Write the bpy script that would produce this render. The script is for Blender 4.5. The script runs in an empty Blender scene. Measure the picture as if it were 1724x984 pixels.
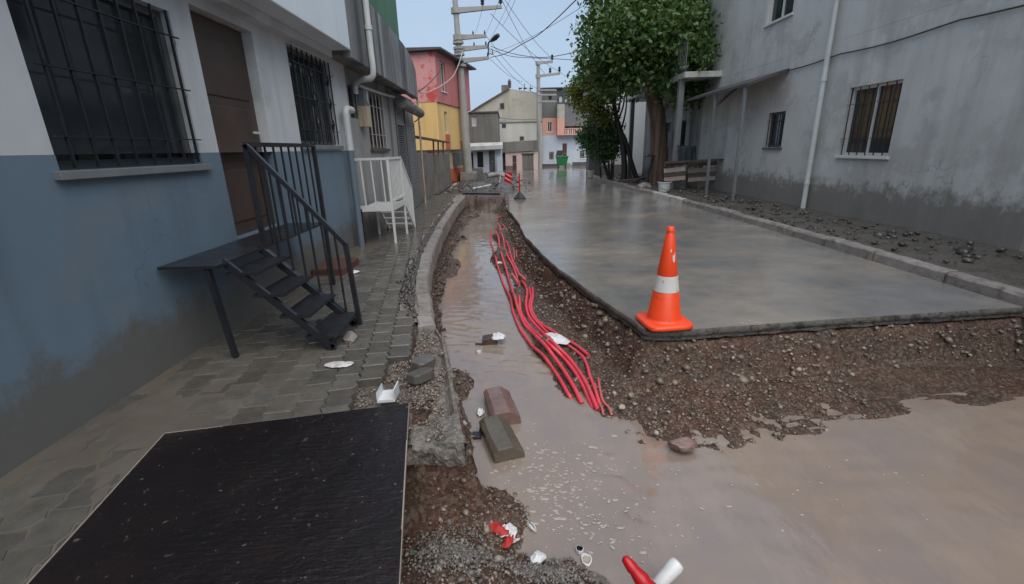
import bpy, bmesh, math, random
import numpy as np
from mathutils import Matrix, Vector
from math import radians, sin, cos, pi, atan2, hypot
random.seed(7); RNG = np.random.default_rng(7)
SC = bpy.context.scene; COL = SC.collection

# ------------------------------------------------------------------ camera, sky, sun, exposure
CH = 1.5; PITCH = radians(17.45); ROLL = radians(-1.6); FPX = 770.0
cam = bpy.data.objects.new('camera', bpy.data.cameras.new('camera')); COL.objects.link(cam)
cam.data.sensor_fit = 'HORIZONTAL'; cam.data.sensor_width = 36; cam.data.lens = 36 * FPX / 1724
cam.data.clip_start = .03; cam.data.clip_end = 2000
CM = Matrix.Rotation(pi/2 - PITCH, 3, 'X') @ Matrix.Rotation(ROLL, 3, 'Z')
cam.matrix_world = Matrix.Translation((0, 0, CH)) @ CM.to_4x4()
SC.camera = cam
SUN_DIR = Vector((.16, -.52, .84)).normalized(); SUN_EL, SUN_AZ = math.asin(SUN_DIR.z), atan2(SUN_DIR.x, SUN_DIR.y)
world = bpy.data.worlds.new('World'); SC.world = world; world.use_nodes = True
nt = world.node_tree; bg = nt.nodes['Background']
sky = nt.nodes.new('ShaderNodeTexSky'); sky.sky_type = 'NISHITA'; sky.sun_disc = False
sky.sun_elevation = SUN_EL; sky.sun_rotation = SUN_AZ; sky.dust_density = 3; sky.air_density = 1.0
tc = nt.nodes.new('ShaderNodeTexCoord'); nz = nt.nodes.new('ShaderNodeTexNoise')
nz.inputs['Scale'].default_value = 1.6; nz.inputs['Detail'].default_value = 4
mp = nt.nodes.new('ShaderNodeMapping'); mp.inputs['Scale'].default_value = (1, 1, 3)
nt.links.new(tc.outputs['Generated'], mp.inputs[0]); nt.links.new(mp.outputs[0], nz.inputs['Vector'])
cr = nt.nodes.new('ShaderNodeValToRGB')
cr.color_ramp.elements[0].position = .3; cr.color_ramp.elements[0].color = (3.95, 5.35, 7.3, 1)
cr.color_ramp.elements[1].position = .75; cr.color_ramp.elements[1].color = (4.8, 6.1, 7.8, 1)
mx = nt.nodes.new('ShaderNodeMix'); mx.data_type = 'RGBA'; mx.inputs[0].default_value = .86
nt.links.new(nz.outputs['Fac'], cr.inputs[0])
nt.links.new(sky.outputs[0], mx.inputs[6]); nt.links.new(cr.outputs[0], mx.inputs[7])
nt.links.new(mx.outputs[2], bg.inputs['Color']); bg.inputs['Strength'].default_value = .05
sl = bpy.data.lights.new('sun', 'SUN'); sl.energy = 1.5; sl.angle = radians(75); sl.color = (1, .93, .84)
sun = bpy.data.objects.new('sun', sl); COL.objects.link(sun)
sun.rotation_euler = SUN_DIR.to_track_quat('Z', 'Y').to_euler()
SC.view_settings.view_transform = 'Standard'; SC.view_settings.look = 'None'
SC.view_settings.exposure = 1.15; SC.view_settings.gamma = 1
SC.cycles.max_bounces = 6

# ------------------------------------------------------------------ helpers
def ray(x, y): return CM @ Vector(((x-862)/FPX, (492-y)/FPX, -1))
def G(x, y, z=0):
    d = ray(x, y); t = (z-CH)/d.z; return Vector((d.x*t, d.y*t, z))
def DY(x, y, Y):
    d = ray(x, y); t = Y/d.y; return Vector((d.x*t, Y, CH+d.z*t))
def AX(x, y, X):
    d = ray(x, y); t = X/d.x; return Vector((X, d.y*t, CH+d.z*t))

def vnoise(x, y, seed=0):
    xi = np.floor(x).astype(np.int64); yi = np.floor(y).astype(np.int64)
    fx = x-xi; fy = y-yi; fx = fx*fx*(3-2*fx); fy = fy*fy*(3-2*fy)
    def hsh(a, b):
        n = (a*374761393 + b*668265263 + seed*974634777) & 0xffffffff
        n = ((n ^ (n >> 13))*1274126177) & 0xffffffff
        return ((n ^ (n >> 16)) & 0xffff)/65535.0
    return (hsh(xi, yi)*(1-fx)+hsh(xi+1, yi)*fx)*(1-fy)+(hsh(xi, yi+1)*(1-fx)+hsh(xi+1, yi+1)*fx)*fy
def fbm(x, y, o=4, seed=0):
    s = 0; a = .5; t = 0
    for i in range(o):
        s = s+a*(vnoise(x*2**i, y*2**i, seed+i)-.5)*2; t += a; a *= .5
    return s/t

WL = {}
def tag(o, label=None, cat=None, group=None, kind=None):
    if label: o['label'] = label
    if cat: o['category'] = cat
    if group: o['group'] = group
    if kind: o['kind'] = kind
    return o
def link(o, parent=None, loc=(0, 0, 0)):
    COL.objects.link(o); loc = Vector(loc)
    if parent is not None:
        o.parent = parent; o.location = loc-WL[parent.name]
    else: o.location = loc
    WL[o.name] = loc.copy(); return o
def empty(name, loc, label=None, cat=None, group=None, kind=None, parent=None):
    o = bpy.data.objects.new(name, None); o.empty_display_size = .2
    link(o, parent, loc); return tag(o, label, cat, group, kind)

def mesh_np(name, V, F, mats, smooth=False, mi=None):
    V = np.asarray(V, dtype=np.float32); F = np.asarray(F, dtype=np.int32)
    me = bpy.data.meshes.new(name); n, k = F.shape
    me.vertices.add(len(V)); me.vertices.foreach_set('co', V.ravel())
    me.loops.add(n*k); me.loops.foreach_set('vertex_index', F.ravel())
    me.polygons.add(n); me.polygons.foreach_set('loop_start', np.arange(0, n*k, k, dtype=np.int32))
    me.polygons.foreach_set('loop_total', np.full(n, k, dtype=np.int32))
    for m in (mats if isinstance(mats, (list, tuple)) else [mats]): me.materials.append(m)
    if mi is not None: me.polygons.foreach_set('material_index', np.asarray(mi, dtype=np.int32))
    if smooth: me.polygons.foreach_set('use_smooth', np.ones(n, dtype=bool))
    me.update(calc_edges=True); me.validate(); return me
def obj_np(name, V, F, mats, parent=None, smooth=False, mi=None):
    return link(bpy.data.objects.new(name, mesh_np(name, V, F, mats, smooth, mi)), parent)

class MB:
    def __init__(s): s.v = []; s.f = []; s.m = []
    def add(s, V, F, mi=0):
        b = len(s.v); s.v += [tuple(p) for p in V]; s.f += [tuple(i+b for i in f) for f in F]; s.m += [mi]*len(F); return s
    def hexa(s, P, mi=0):   # 8 corners: bottom 4 ccw, top 4 ccw
        return s.add(P, [(3, 2, 1, 0), (4, 5, 6, 7), (0, 1, 5, 4), (1, 2, 6, 5), (2, 3, 7, 6), (3, 0, 4, 7)], mi)
    def box(s, x0, x1, y0, y1, z0, z1, mi=0):
        return s.hexa([(x0, y0, z0), (x1, y0, z0), (x1, y1, z0), (x0, y1, z0), (x0, y0, z1), (x1, y0, z1), (x1, y1, z1), (x0, y1, z1)], mi)
    def bar(s, a, b, w, h=None, mi=0):   # square bar between two points
        a = Vector(a); b = Vector(b); h = h or w; d = (b-a).normalized()
        up = Vector((0, 0, 1)) if abs(d.z) < .95 else Vector((0, 1, 0))
        u = d.cross(up).normalized()*(w/2); n = u.cross(d).normalized()*(h/2)
        return s.hexa([a-u-n, a+u-n, b+u-n, b-u-n, a-u+n, a+u+n, b+u+n, b-u+n], mi)
    def tube(s, path, r, n=8, mi=0, caps=True):
        P = [Vector(p) for p in path]; R = r if isinstance(r, (list, tuple)) else [r]*len(P)
        b = len(s.v); prev = None
        for i, p in enumerate(P):
            t = (P[min(i+1, len(P)-1)]-P[max(i-1, 0)]).normalized()
            if prev is None:
                a = Vector((0, 0, 1)) if abs(t.z) < .9 else Vector((1, 0, 0)); u = t.cross(a).normalized()
            else:
                u = (prev-t*prev.dot(t)); u = u.normalized() if u.length > 1e-6 else t.orthogonal().normalized()
            prev = u; w = t.cross(u)
            for k in range(n):
                a = 2*pi*k/n; s.v.append(tuple(p+(u*cos(a)+w*sin(a))*R[i]))
        for i in range(len(P)-1):
            for k in range(n):
                s.f.append((b+i*n+k, b+i*n+(k+1) % n, b+(i+1)*n+(k+1) % n, b+(i+1)*n+k)); s.m.append(mi)
        if caps:
            s.f.append(tuple(b+k for k in range(n))[::-1]); s.m.append(mi)
            s.f.append(tuple(b+(len(P)-1)*n+k for k in range(n))); s.m.append(mi)
        return s
    def lathe(s, prof, c, n=16, mi=0):   # [(r,z)] about z at c
        c = Vector(c); return s.tube([(c.x, c.y, c.z+z) for r, z in prof], [max(r, .0005) for r, z in prof], n, mi)
    def prism(s, poly, O, U, W, N, d, mi=0):  # poly in (U,W), extruded d along N from O
        O, U, W, N = Vector(O), Vector(U), Vector(W), Vector(N); k = len(poly)
        A = [O+U*a+W*b for a, b in poly]; B = [p+N*d for p in A]
        return s.add(A+B, [tuple(range(k))[::-1], tuple(range(k, 2*k))]+[(i, (i+1) % k, k+(i+1) % k, k+i) for i in range(k)], mi)
    def build(s, name, mats, parent=None, smooth=False, bevel=0, loc=(0, 0, 0), fix=True):
        me = bpy.data.meshes.new(name); me.from_pydata(s.v, [], s.f)
        for m in (mats if isinstance(mats, (list, tuple)) else [mats]): me.materials.append(m)
        me.polygons.foreach_set('material_index', s.m)
        if smooth: me.polygons.foreach_set('use_smooth', [True]*len(s.f))
        if fix:
            bm = bmesh.new(); bm.from_mesh(me); bmesh.ops.recalc_face_normals(bm, faces=bm.faces); bm.to_mesh(me); bm.free()
        me.update(); o = bpy.data.objects.new(name, me); link(o, parent, loc)
        if bevel:
            b = o.modifiers.new('bevel', 'BEVEL'); b.width = bevel; b.segments = 2; b.limit_method = 'ANGLE'; b.angle_limit = radians(40)
        if smooth:
            e = o.modifiers.new('split', 'EDGE_SPLIT'); e.split_angle = radians(48)
        return o

# ------------------------------------------------------------------ materials
def lin(c): return tuple(((v/255) / 12.92 if v/255 <= .04045 else ((v/255+.055)/1.055)**2.4) for v in c)+(1,)
def nmat(name):
    m = bpy.data.materials.new(name); m.use_nodes = True; t = m.node_tree
    return m, t, t.nodes['Principled BSDF']
def N(t, typ, **kw):
    n = t.nodes.new(typ)
    for k, v in kw.items():
        if k.startswith('i_'): n.inputs[k[2:].replace('_', ' ')].default_value = v
        else: setattr(n, k, v)
    return n
def ramp(t, src, stops):
    r = t.nodes.new('ShaderNodeValToRGB'); e = r.color_ramp.elements
    while len(e) < len(stops): e.new(.5)
    for el, (p, c) in zip(e, stops):
        el.position = p; el.color = c if isinstance(c, tuple) else (c, c, c, 1)
    t.links.new(src, r.inputs[0]); return r.outputs[0]
def mixc(t, f, a, b, mode='MIX'):
    m = t.nodes.new('ShaderNodeMix'); m.data_type = 'RGBA'; m.blend_type = mode
    for sock, v in ((m.inputs[0], f), (m.inputs[6], a), (m.inputs[7], b)):
        if hasattr(v, 'links'): t.links.new(v, sock)
        else: sock.default_value = v
    return m.outputs[2]
def coords(t, scale=(1, 1, 1), kind='Position'):
    if kind == 'Position': src = t.nodes.new('ShaderNodeNewGeometry').outputs['Position']
    else: src = t.nodes.new('ShaderNodeTexCoord').outputs[kind]
    m = t.nodes.new('ShaderNodeMapping'); m.inputs['Scale'].default_value = scale
    t.links.new(src, m.inputs[0]); return m.outputs[0]
def noise(t, sc, det=5, rough=.6, scale=(1, 1, 1), kind='Position'):
    n = N(t, 'ShaderNodeTexNoise'); n.inputs['Scale'].default_value = sc; n.inputs['Detail'].default_value = det
    n.inputs['Roughness'].default_value = rough; t.links.new(coords(t, scale, kind), n.inputs['Vector']); return n.outputs['Fac']
def bump(t, p, h, strength, dist=.01):
    b = t.nodes.new('ShaderNodeBump'); b.inputs['Strength'].default_value = strength; b.inputs['Distance'].default_value = dist
    t.links.new(h, b.inputs['Height'])
    old = p.inputs['Normal'].links
    if old: t.links.new(old[0].from_socket, b.inputs['Normal'])
    t.links.new(b.outputs[0], p.inputs['Normal'])
def M(name, c1, c2=None, sc=3, rough=.6, rough2=None, bmp=.3, bsc=40, bd=.006, streak=None, blotch=None, rnd=0, metal=0, kind='Position', coat=0, base=None, crack=None):
    """plain weathered surface: two tones in noise, optional running stains, optional blotches, roughness varying with damp"""
    m, t, p = nmat(name); c2 = c2 or tuple(v*.7 for v in c1)
    col = mixc(t, ramp(t, noise(t, sc, 6, .65, kind=kind), [(.32, 0.), (.68, 1.)]), c1+(1,), c2+(1,))
    if blotch:   # (colour, scale, lo, hi)
        col = mixc(t, ramp(t, noise(t, blotch[1], 6, .7, kind=kind), [(blotch[2], 0.), (blotch[3], 1.)]), col, blotch[0]+(1,))
    if streak:   # (colour, xscale, lo, hi): stains running down
        for st in (streak if isinstance(streak, list) else [streak]):
            col = mixc(t, ramp(t, noise(t, 1, 5, .6, (st[1], st[1], st[1]*.06), kind), [(st[2], 0.), (st[3], 1.)]), col, st[0]+(1,))
    if crack:   # hairline cracks: (colour, scale)
        v = N(t, 'ShaderNodeTexVoronoi'); v.feature = 'DISTANCE_TO_EDGE'; v.inputs['Scale'].default_value = crack[1]
        wv_ = t.nodes.new('ShaderNodeVectorMath'); wv_.operation = 'ADD'; ns = N(t, 'ShaderNodeTexNoise'); ns.inputs['Scale'].default_value = 2.5; ns.inputs['Detail'].default_value = 6
        cc_ = coords(t); t.links.new(cc_, ns.inputs['Vector']); t.links.new(cc_, wv_.inputs[0]); t.links.new(ns.outputs['Color'], wv_.inputs[1]); t.links.new(wv_.outputs[0], v.inputs['Vector'])
        ln_ = ramp(t, v.outputs['Distance'], [(0, 1.), (.006, 0.)]); gate = ramp(t, noise(t, .9, 3, .5), [(.5, 0.), (.62, .8)])
        mm = t.nodes.new('ShaderNodeMath'); mm.operation = 'MULTIPLY'; t.links.new(ln_, mm.inputs[0]); t.links.new(gate, mm.inputs[1])
        col = mixc(t, mm.outputs[0], col, crack[0]+(1,))
    if base:    # mud splashed up from the ground: (colour, height)
        sp = t.nodes.new('ShaderNodeSeparateXYZ'); g_ = t.nodes.new('ShaderNodeNewGeometry'); t.links.new(g_.outputs['Position'], sp.inputs[0])
        m1 = t.nodes.new('ShaderNodeMath'); m1.operation = 'MULTIPLY_ADD'; t.links.new(noise(t, 5, 7, .75), m1.inputs[0]); m1.inputs[1].default_value = -base[1]*2.2; 
        t.links.new(sp.outputs['Z'], m1.inputs[2])
        col = mixc(t, ramp(t, m1.outputs[0], [(0, .85), (.001+base[1]*.25, 0.)]) if 0 else ramp(t, m1.outputs[0], [(max(0, .0), .8), (base[1]*.5, 0.)]), col, base[0]+(1,))
    if rnd:
        oi = N(t, 'ShaderNodeObjectInfo'); col = mixc(t, 1.0, col, ramp(t, oi.outputs['Random'], [(0, 1-rnd), (1, 1+rnd)]), 'MULTIPLY')
    t.links.new(col, p.inputs['Base Color']); p.inputs['Metallic'].default_value = metal
    if rough2 is None: p.inputs['Roughness'].default_value = rough
    else: t.links.new(ramp(t, noise(t, sc*.8, 4, .6, kind=kind), [(.35, rough), (.65, rough2)]), p.inputs['Roughness'])
    if bmp: bump(t, p, noise(t, bsc, 6, .7, kind=kind), bmp, bd)
    if coat: p.inputs['Coat Weight'].default_value = coat; p.inputs['Coat Roughness'].default_value = .06
    return m

def mat_earth(name, c1, c2, c3, rough=.5, wet=.18, red=None):
    m, t, p = nmat(name)
    col = mixc(t, ramp(t, noise(t, 5, 7, .7), [(.35, 0.), (.62, 1.)]), c1+(1,), c2+(1,))
    if red: col = mixc(t, ramp(t, noise(t, 1.7, 6, .7, (1, 1, 2.2)), [(.42, 0.), (.6, .85)]), col, red+(1,))
    v = N(t, 'ShaderNodeTexVoronoi'); v.inputs['Scale'].default_value = 55; t.links.new(coords(t), v.inputs['Vector'])
    v2 = N(t, 'ShaderNodeTexVoronoi'); v2.inputs['Scale'].default_value = 130; t.links.new(coords(t), v2.inputs['Vector'])
    peb = ramp(t, v.outputs['Color'], [(.45, 0.), (.8, .75)])
    col = mixc(t, peb, col, c3+(1,))
    col = mixc(t, ramp(t, v2.outputs['Color'], [(.6, 0.), (.9, .6)]), col, tuple(x*.4 for x in c1)+(1,))
    t.links.new(col, p.inputs['Base Color'])
    t.links.new(ramp(t, noise(t, 3, 3, .5), [(.4, wet), (.65, rough)]), p.inputs['Roughness'])
    bump(t, p, noise(t, 24, 7, .75), .7, .03); bump(t, p, v.outputs['Distance'], -.5, .012); bump(t, p, v2.outputs['Distance'], -.4, .006)
    return m

def mat_road():
    m, t, p = nmat('wet_asphalt')
    n1 = noise(t, 1.0, 9, .70, (.62, .85, 1)); n2 = noise(t, 2.6, 6, .7, (.8, .7, 1)); f = noise(t, 240, 3, .7)
    col = mixc(t, ramp(t, n2, [(.35, 0.), (.7, 1.)]), (.15, .15, .152, 1), (.23, .226, .22, 1))
    col = mixc(t, ramp(t, n1, [(.42, 0.), (.56, .55), (.72, 1.)]), col, (.35, .298, .245, 1))   # silt left by the flood, bare wet asphalt between
    col = mixc(t, ramp(t, f, [(.35, .35), (.7, 0.)]), col, (.05, .05, .05, 1))
    t.links.new(col, p.inputs['Base Color'])
    t.links.new(ramp(t, n1, [(.40, .012), (.50, .03), (.56, .13), (.66, .28)]), p.inputs['Roughness'])
    p.inputs['IOR'].default_value = 1.95
    bump(t, p, noise(t, 3.5, 6, .65, (.8, .8, 1)), .12, .03); bump(t, p, noise(t, 17, 4, .6, (.6, 1.2, 1)), .10, .006); bump(t, p, f, .3, .003)
    return m
def mat_water():
    m, t, p = nmat('muddy_water')
    n1 = noise(t, .8, 7, .62); n2 = noise(t, 3.5, 7, .7, (1.3, .6, 1))
    col = mixc(t, ramp(t, n1, [(.35, 0.), (.65, 1.)]), (.215, .176, .164, 1), (.255, .198, .150, 1))
    col = mixc(t, ramp(t, n2, [(.45, 0.), (.75, .5)]), col, (.33, .255, .205, 1))
    t.links.new(col, p.inputs['Base Color']); p.inputs['Roughness'].default_value = .04; p.inputs['IOR'].default_value = 1.65
    bump(t, p, noise(t, 7, 4, .5, (1, .55, 1)), .16, .03); bump(t, p, noise(t, 34, 4, .6), .08, .005)
    return m
def mat_leaf(name, cols, rough=.42):
    m, t, p = nmat(name); g = N(t, 'ShaderNodeNewGeometry')
    t.links.new(ramp(t, g.outputs['Random Per Island'], [(i/(len(cols)-1), c+(1,)) for i, c in enumerate(cols)]), p.inputs['Base Color'])
    p.inputs['Roughness'].default_value = rough
    tr = N(t, 'ShaderNodeBsdfTranslucent'); tr.inputs['Color'].default_value = (.09, .16, .025, 1)
    ad = N(t, 'ShaderNodeMixShader'); ad.inputs[0].default_value = .22
    t.links.new(p.outputs[0], ad.inputs[1]); t.links.new(tr.outputs[0], ad.inputs[2])
    t.links.new(ad.outputs[0], t.nodes['Material Output'].inputs['Surface']); return m
def mat_stones(name, cols, rough=.35):
    m, t, p = nmat(name); g = N(t, 'ShaderNodeNewGeometry')
    c = ramp(t, g.outputs['Random Per Island'], [(i/(len(cols)-1), c+(1,)) for i, c in enumerate(cols)])
    c = mixc(t, ramp(t, noise(t, 60, 4, .7), [(.35, .0), (.7, .5)]), c, (.05, .038, .03, 1))
    t.links.new(c, p.inputs['Base Color']); p.inputs['Roughness'].default_value = rough
    bump(t, p, noise(t, 90, 4, .7), .3, .004); return m

m_road = mat_road(); m_water = mat_water()
m_earth = mat_earth('wet_red_earth', (.036, .020, .0125), (.070, .040, .025), (.165, .125, .095), red=(.088, .034, .018))
m_bedding = mat_earth('gravel_bedding', (.095, .078, .064), (.15, .125, .105), (.26, .23, .20), .55, .25)
m_dirt = mat_earth('wet_dark_dirt', (.060, .052, .045), (.10, .088, .075), (.15, .135, .12), .5, .12)
m_stone = mat_stones('pebbles', [(.13, .10, .08), (.25, .205, .16), (.16, .135, .115), (.42, .36, .30), (.19, .12, .085), (.13, .12, .115), (.24, .18, .13)])
m_rubble = mat_stones('dark_rubble', [(.03, .03, .03), (.07, .065, .06), (.11, .10, .095), (.045, .04, .04)], .25)
m_clod = mat_stones('earth_clods', [(.032, .022, .017), (.06, .038, .028), (.09, .065, .048), (.05, .036, .03)], .5)
m_pale = mat_stones('pale_rock', [(.42, .36, .28), (.48, .43, .36)], .4)
m_paver = M('wet_paver', (.082, .076, .066), (.125, .114, .098), 9, .07, .32, .35, 120, .003, rnd=.22)
m_mud = M('silt_film', (.105, .090, .072), (.15, .128, .103), 2.5, .05, .26, .25, 18, .008, blotch=((.20, .18, .16), 30, .66, .74))
m_kerb = M('old_kerb_concrete', (.185, .162, .148), (.28, .25, .23), 6, .35, .6, .4, 60, .006, blotch=((.11, .09, .075), 7, .52, .66), rnd=.12)
m_kerb_paint = M('worn_white_kerb', (.5, .48, .45), (.36, .33, .3), 7, .35, .6, .3, 60, .005, blotch=((.12, .1, .08), 9, .55, .62))
m_conc = M('rough_concrete', (.19, .175, .16), (.29, .265, .24), 8, .4, .7, .7, 35, .014, blotch=((.10, .08, .065), 5, .5, .65))
m_conc_slab = mat_earth('crumbling_concrete', (.12, .105, .09), (.2, .18, .16), (.30, .27, .23), .6, .3)
m_pole = M('pole_concrete', (.27, .265, .25), (.34, .33, .31), 3, .7, None, .25, 40, .006, streak=((.17, .165, .155), 3, .55, .7))
m_asph_edge = M('asphalt_edge', (.10, .092, .083), (.19, .175, .158), 18, .4, .65, 1.0, 45, .03, blotch=((.045, .04, .036), 12, .5, .62))
m_bluewall = M('grey_blue_paint', (.118, .172, .222), (.142, .198, .25), 1.5, .38, .55, .12, 50, .004, streak=((.10, .14, .175), 3, .5, .75), base=((.12, .105, .085), .34), crack=((.07, .08, .09), .8), blotch=((.145, .19, .23), 1.1, .52, .57))
m_whitewall = M('pale_plaster', (.50, .52, .53), (.58, .60, .61), 1.2, .6, None, .12, 50, .004, streak=((.36, .38, .39), 2.5, .55, .8), crack=((.25, .25, .25), .8), blotch=((.44, .455, .46), .9, .54, .6))
m_whiteband = M('white_parapet_paint', (.60, .66, .70), (.66, .71, .74), 1.2, .5, None, .08, 50, .004, streak=((.47, .51, .54), 2.5, .6, .85))
m_greywall = M('bare_grey_render', (.23, .23, .225), (.31, .305, .295), 1.4, .55, .75, .3, 45, .006, streak=[((.105, .10, .095), 2.6, .5, .68), ((.36, .36, .35), 3.4, .60, .78)], base=((.11, .09, .075), .35), crack=((.07, .07, .068), .9))
m_parapet = M('stained_parapet', (.15, .15, .15), (.22, .22, .215), 2, .5, .7, .3, 45, .006, streak=[((.05, .05, .05), 2.2, .46, .60), ((.36, .365, .36), 3.1, .57, .74)])
m_green = M('green_paint', (.012, .088, .008), (.016, .11, .012), 1.5, .5, None, .1, 40, .004, streak=((.006, .04, .008), 2, .5, .75))
m_gardenwall = M('garden_wall_render', (.16, .145, .125), (.22, .2, .175), 2, .5, .75, .35, 40, .008, streak=((.09, .08, .068), 3, .5, .72), blotch=((.10, .085, .06), 1.2, .5, .7))
m_pink = M('pink_paint', (.58, .25, .245), (.64, .30, .29), .9, .6, None, .1, 30, .005, blotch=((.52, .07, .055), .7, .55, .6), streak=((.34, .11, .11), 1.5, .6, .8))
m_red = M('dark_pink_paint', (.50, .145, .14), (.56, .18, .17), 1.2, .6, None, .1, 30, .005, streak=((.28, .07, .07), 1.5, .55, .8))
m_yellow = M('yellow_paint', (.74, .48, .18), (.78, .54, .22), 1.0, .6, None, .1, 30, .005, streak=((.58, .35, .12), 1.6, .55, .8))
m_orange = M('orange_red_paint', (.50, .10, .035), (.56, .14, .06), 1.5, .55, None, .1, 30, .005)
m_cream = M('cream_paint', (.56, .42, .28), (.62, .50, .36), 1.5, .6, None, .1, 30, .005, streak=((.36, .26, .18), 2, .55, .75))
m_beige = M('beige_render', (.36, .33, .27), (.44, .41, .345), .7, .75, None, .2, 20, .01, streak=((.27, .25, .21), 1.1, .52, .75), blotch=((.30, .285, .25), 1.5, .56, .62))
m_cement = M('cement_render', (.135, .128, .115), (.18, .17, .155), .9, .7, None, .2, 20, .01, streak=((.09, .085, .078), 1.3, .5, .7))
m_greybrick = M('grey_cladding', (.12, .12, .122), (.155, .155, .155), 1, .6, None, .2, 14, .01)
m_salmon = M('salmon_paint', (.58, .29, .23), (.64, .35, .28), 1, .6, None, .1, 20, .006, streak=((.45, .23, .18), 1.2, .6, .8))
m_palepink = M('pale_pink_paint', (.50, .37, .335), (.56, .43, .385), 1, .6, None, .1, 20, .006, streak=((.36, .27, .24), 1.2, .55, .75))
m_paleblue = M('pale_blue_paint', (.42, .47, .55), (.50, .55, .62), 1, .6, None, .1, 20, .006, streak=((.31, .34, .39), 1.2, .55, .8))
m_darkbase = M('dark_base_paint', (.06, .055, .055), (.085, .08, .08), 2, .6)
m_oldwhite = M('old_whitewash', (.46, .455, .44), (.55, .545, .53), 1.1, .65, None, .2, 30, .006, streak=((.33, .32, .30), 2.3, .5, .8), blotch=((.41, .40, .385), 1.3, .5, .6), base=((.14, .125, .105), .5), crack=((.16, .155, .15), .7))
m_brown = M('brown_paint', (.055, .035, .027), (.08, .05, .038), 3, .45, None, .2, 40, .004, streak=((.035, .024, .02), 4, .5, .7))
m_dkgrey = M('dark_grey_paint', (.062, .066, .07), (.09, .093, .097), 3, .45, None, .15, 60, .003, rnd=.1)
m_louver = M('grey_shutter_paint', (.135, .145, .15), (.18, .19, .195), 3, .4, .55, .15, 60, .003)
m_siding = M('grey_siding', (.125, .13, .135), (.165, .17, .175), 3, .45, .6, .2, 60, .004)
m_glass = M('dark_glass', (.02, .024, .028), (.035, .04, .045), 2, .06, None, 0)
m_frame = M('white_frame', (.62, .62, .60), (.52, .52, .50), 3, .4, None, .05)
m_whitemetal = M('white_enamel_steel', (.66, .67, .66), (.56, .56, .545), 10, .3, .5, .06, 60, .002, blotch=((.30, .17, .10), 22, .70, .76))
m_black = M('black_painted_steel', (.012, .013, .017), (.022, .023, .028), 8, .28, .45, .06, 60, .002)
m_rust = M('rusted_steel', (.11, .042, .026), (.07, .03, .022), 12, .6, None, .3, 60, .003)
m_pvc = M('white_pvc', (.56, .58, .58), (.46, .48, .48), 4, .4, None, .05, 50, .003, streak=((.30, .31, .30), 5, .58, .75))
m_bluepvc = M('painted_pipe', (.11, .145, .175), (.135, .17, .2), 4, .4, None, .05)
m_creammetal = M('beige_meter_box', (.40, .32, .22), (.46, .38, .28), 3, .5, None, .05, streak=((.28, .16, .09), 7, .56, .7))
m_conduit = M('red_conduit', (.66, .03, .06), (.70, .07, .10), 8, .22, .42, .05, 60, .002, blotch=((.30, .13, .10), 9, .54, .68), coat=.1)
m_conduit_old = M('pale_red_conduit', (.50, .08, .085), (.52, .15, .14), 8, .4, None, .3, 90, .004, blotch=((.28, .18, .14), 11, .54, .66))
m_cone = M('orange_cone_plastic', (.84, .072, .014), (.78, .06, .012), 5, .34, .46, .04, 40, .002, blotch=((.36, .07, .03), 6, .58, .74))
m_reflect = M('reflective_sheet', (.62, .62, .60), (.52, .52, .51), 12, .3, None, .1, 90, .001, blotch=((.07, .06, .05), 16, .62, .66))
m_redplastic = M('red_plastic', (.50, .010, .016), (.40, .008, .012), 6, .22, .36, .08, 30, .003, blotch=((.16, .008, .01), 9, .62, .76))
m_rubber = M('black_rubber', (.015, .015, .016), (.028, .027, .027), 8, .32, .55, .2, 60, .003)
m_blockr = M('reddish_kerb_concrete', (.15, .092, .08), (.21, .135, .118), 8, .22, .48, .35, 90, .004, blotch=((.07, .055, .045), 9, .55, .7))
m_blockg = M('brown_grey_kerb_concrete', (.085, .072, .055), (.125, .105, .08), 8, .22, .48, .4, 90, .004, blotch=((.05, .043, .036), 9, .55, .7))
m_plastic = M('white_plastic', (.70, .71, .72), (.56, .57, .58), 12, .35, None, .3, 30, .01)
m_film = M('clear_film', (.46, .44, .43), (.58, .56, .55), 20, .15, None, .4, 40, .01)
m_ragred = M('red_cloth', (.48, .022, .018), (.34, .015, .015), 14, .5, None, .5, 60, .01)
m_ply = M('film_faced_board', (.005, .0035, .004), (.012, .007, .007) , 3, .03, .14, 0, 9, .03, blotch=((.10, .085, .082), 24, .63, .67))  # pale blotch specks paint in the glints of rain splashes
m_ply.node_tree.nodes['Principled BSDF'].inputs['IOR'].default_value = 1.42
bump(m_ply.node_tree, m_ply.node_tree.nodes['Principled BSDF'], noise(m_ply.node_tree, 1, 5, .65, (16, 48, 1)), .55, .02)
bump(m_ply.node_tree, m_ply.node_tree.nodes['Principled BSDF'], noise(m_ply.node_tree, 2.2, 2, .5), .3, .08)
m_plyedge = M('plywood_edge', (.36, .30, .25), (.27, .22, .18), 40, .5, None, .2)
m_bark = M('bark', (.10, .066, .044), (.16, .108, .072), 9, .8, None, 1.0, 22, .03, streak=((.032, .022, .017), 9, .45, .65))
m_darkbark = M('dark_wet_bark', (.013, .011, .010), (.026, .021, .018), 9, .5, None, .8, 26, .02)
m_leaf = mat_leaf('tree_leaves', [(.046, .105, .028), (.075, .145, .036), (.11, .15, .04), (.055, .125, .034), (.034, .08, .022)])
m_leafy = mat_leaf('yellowish_leaves', [(.15, .18, .03), (.24, .235, .04), (.10, .155, .03), (.28, .25, .055)])
m_leafd = mat_leaf('bush_leaves', [(.035, .095, .035), (.065, .15, .05), (.095, .18, .06), (.045, .115, .04)])
m_leafw = mat_leaf('pale_blossom', [(.5, .52, .46), (.38, .42, .34)])
m_binG = M('green_bin_paint', (.010, .15, .04), (.014, .19, .055), 4, .38, .5, .06, 40, .003)
m_wood = M('weathered_plank', (.075, .055, .043), (.115, .085, .065), 9, .5, None, .4, 60, .004, rnd=.25)
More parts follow.
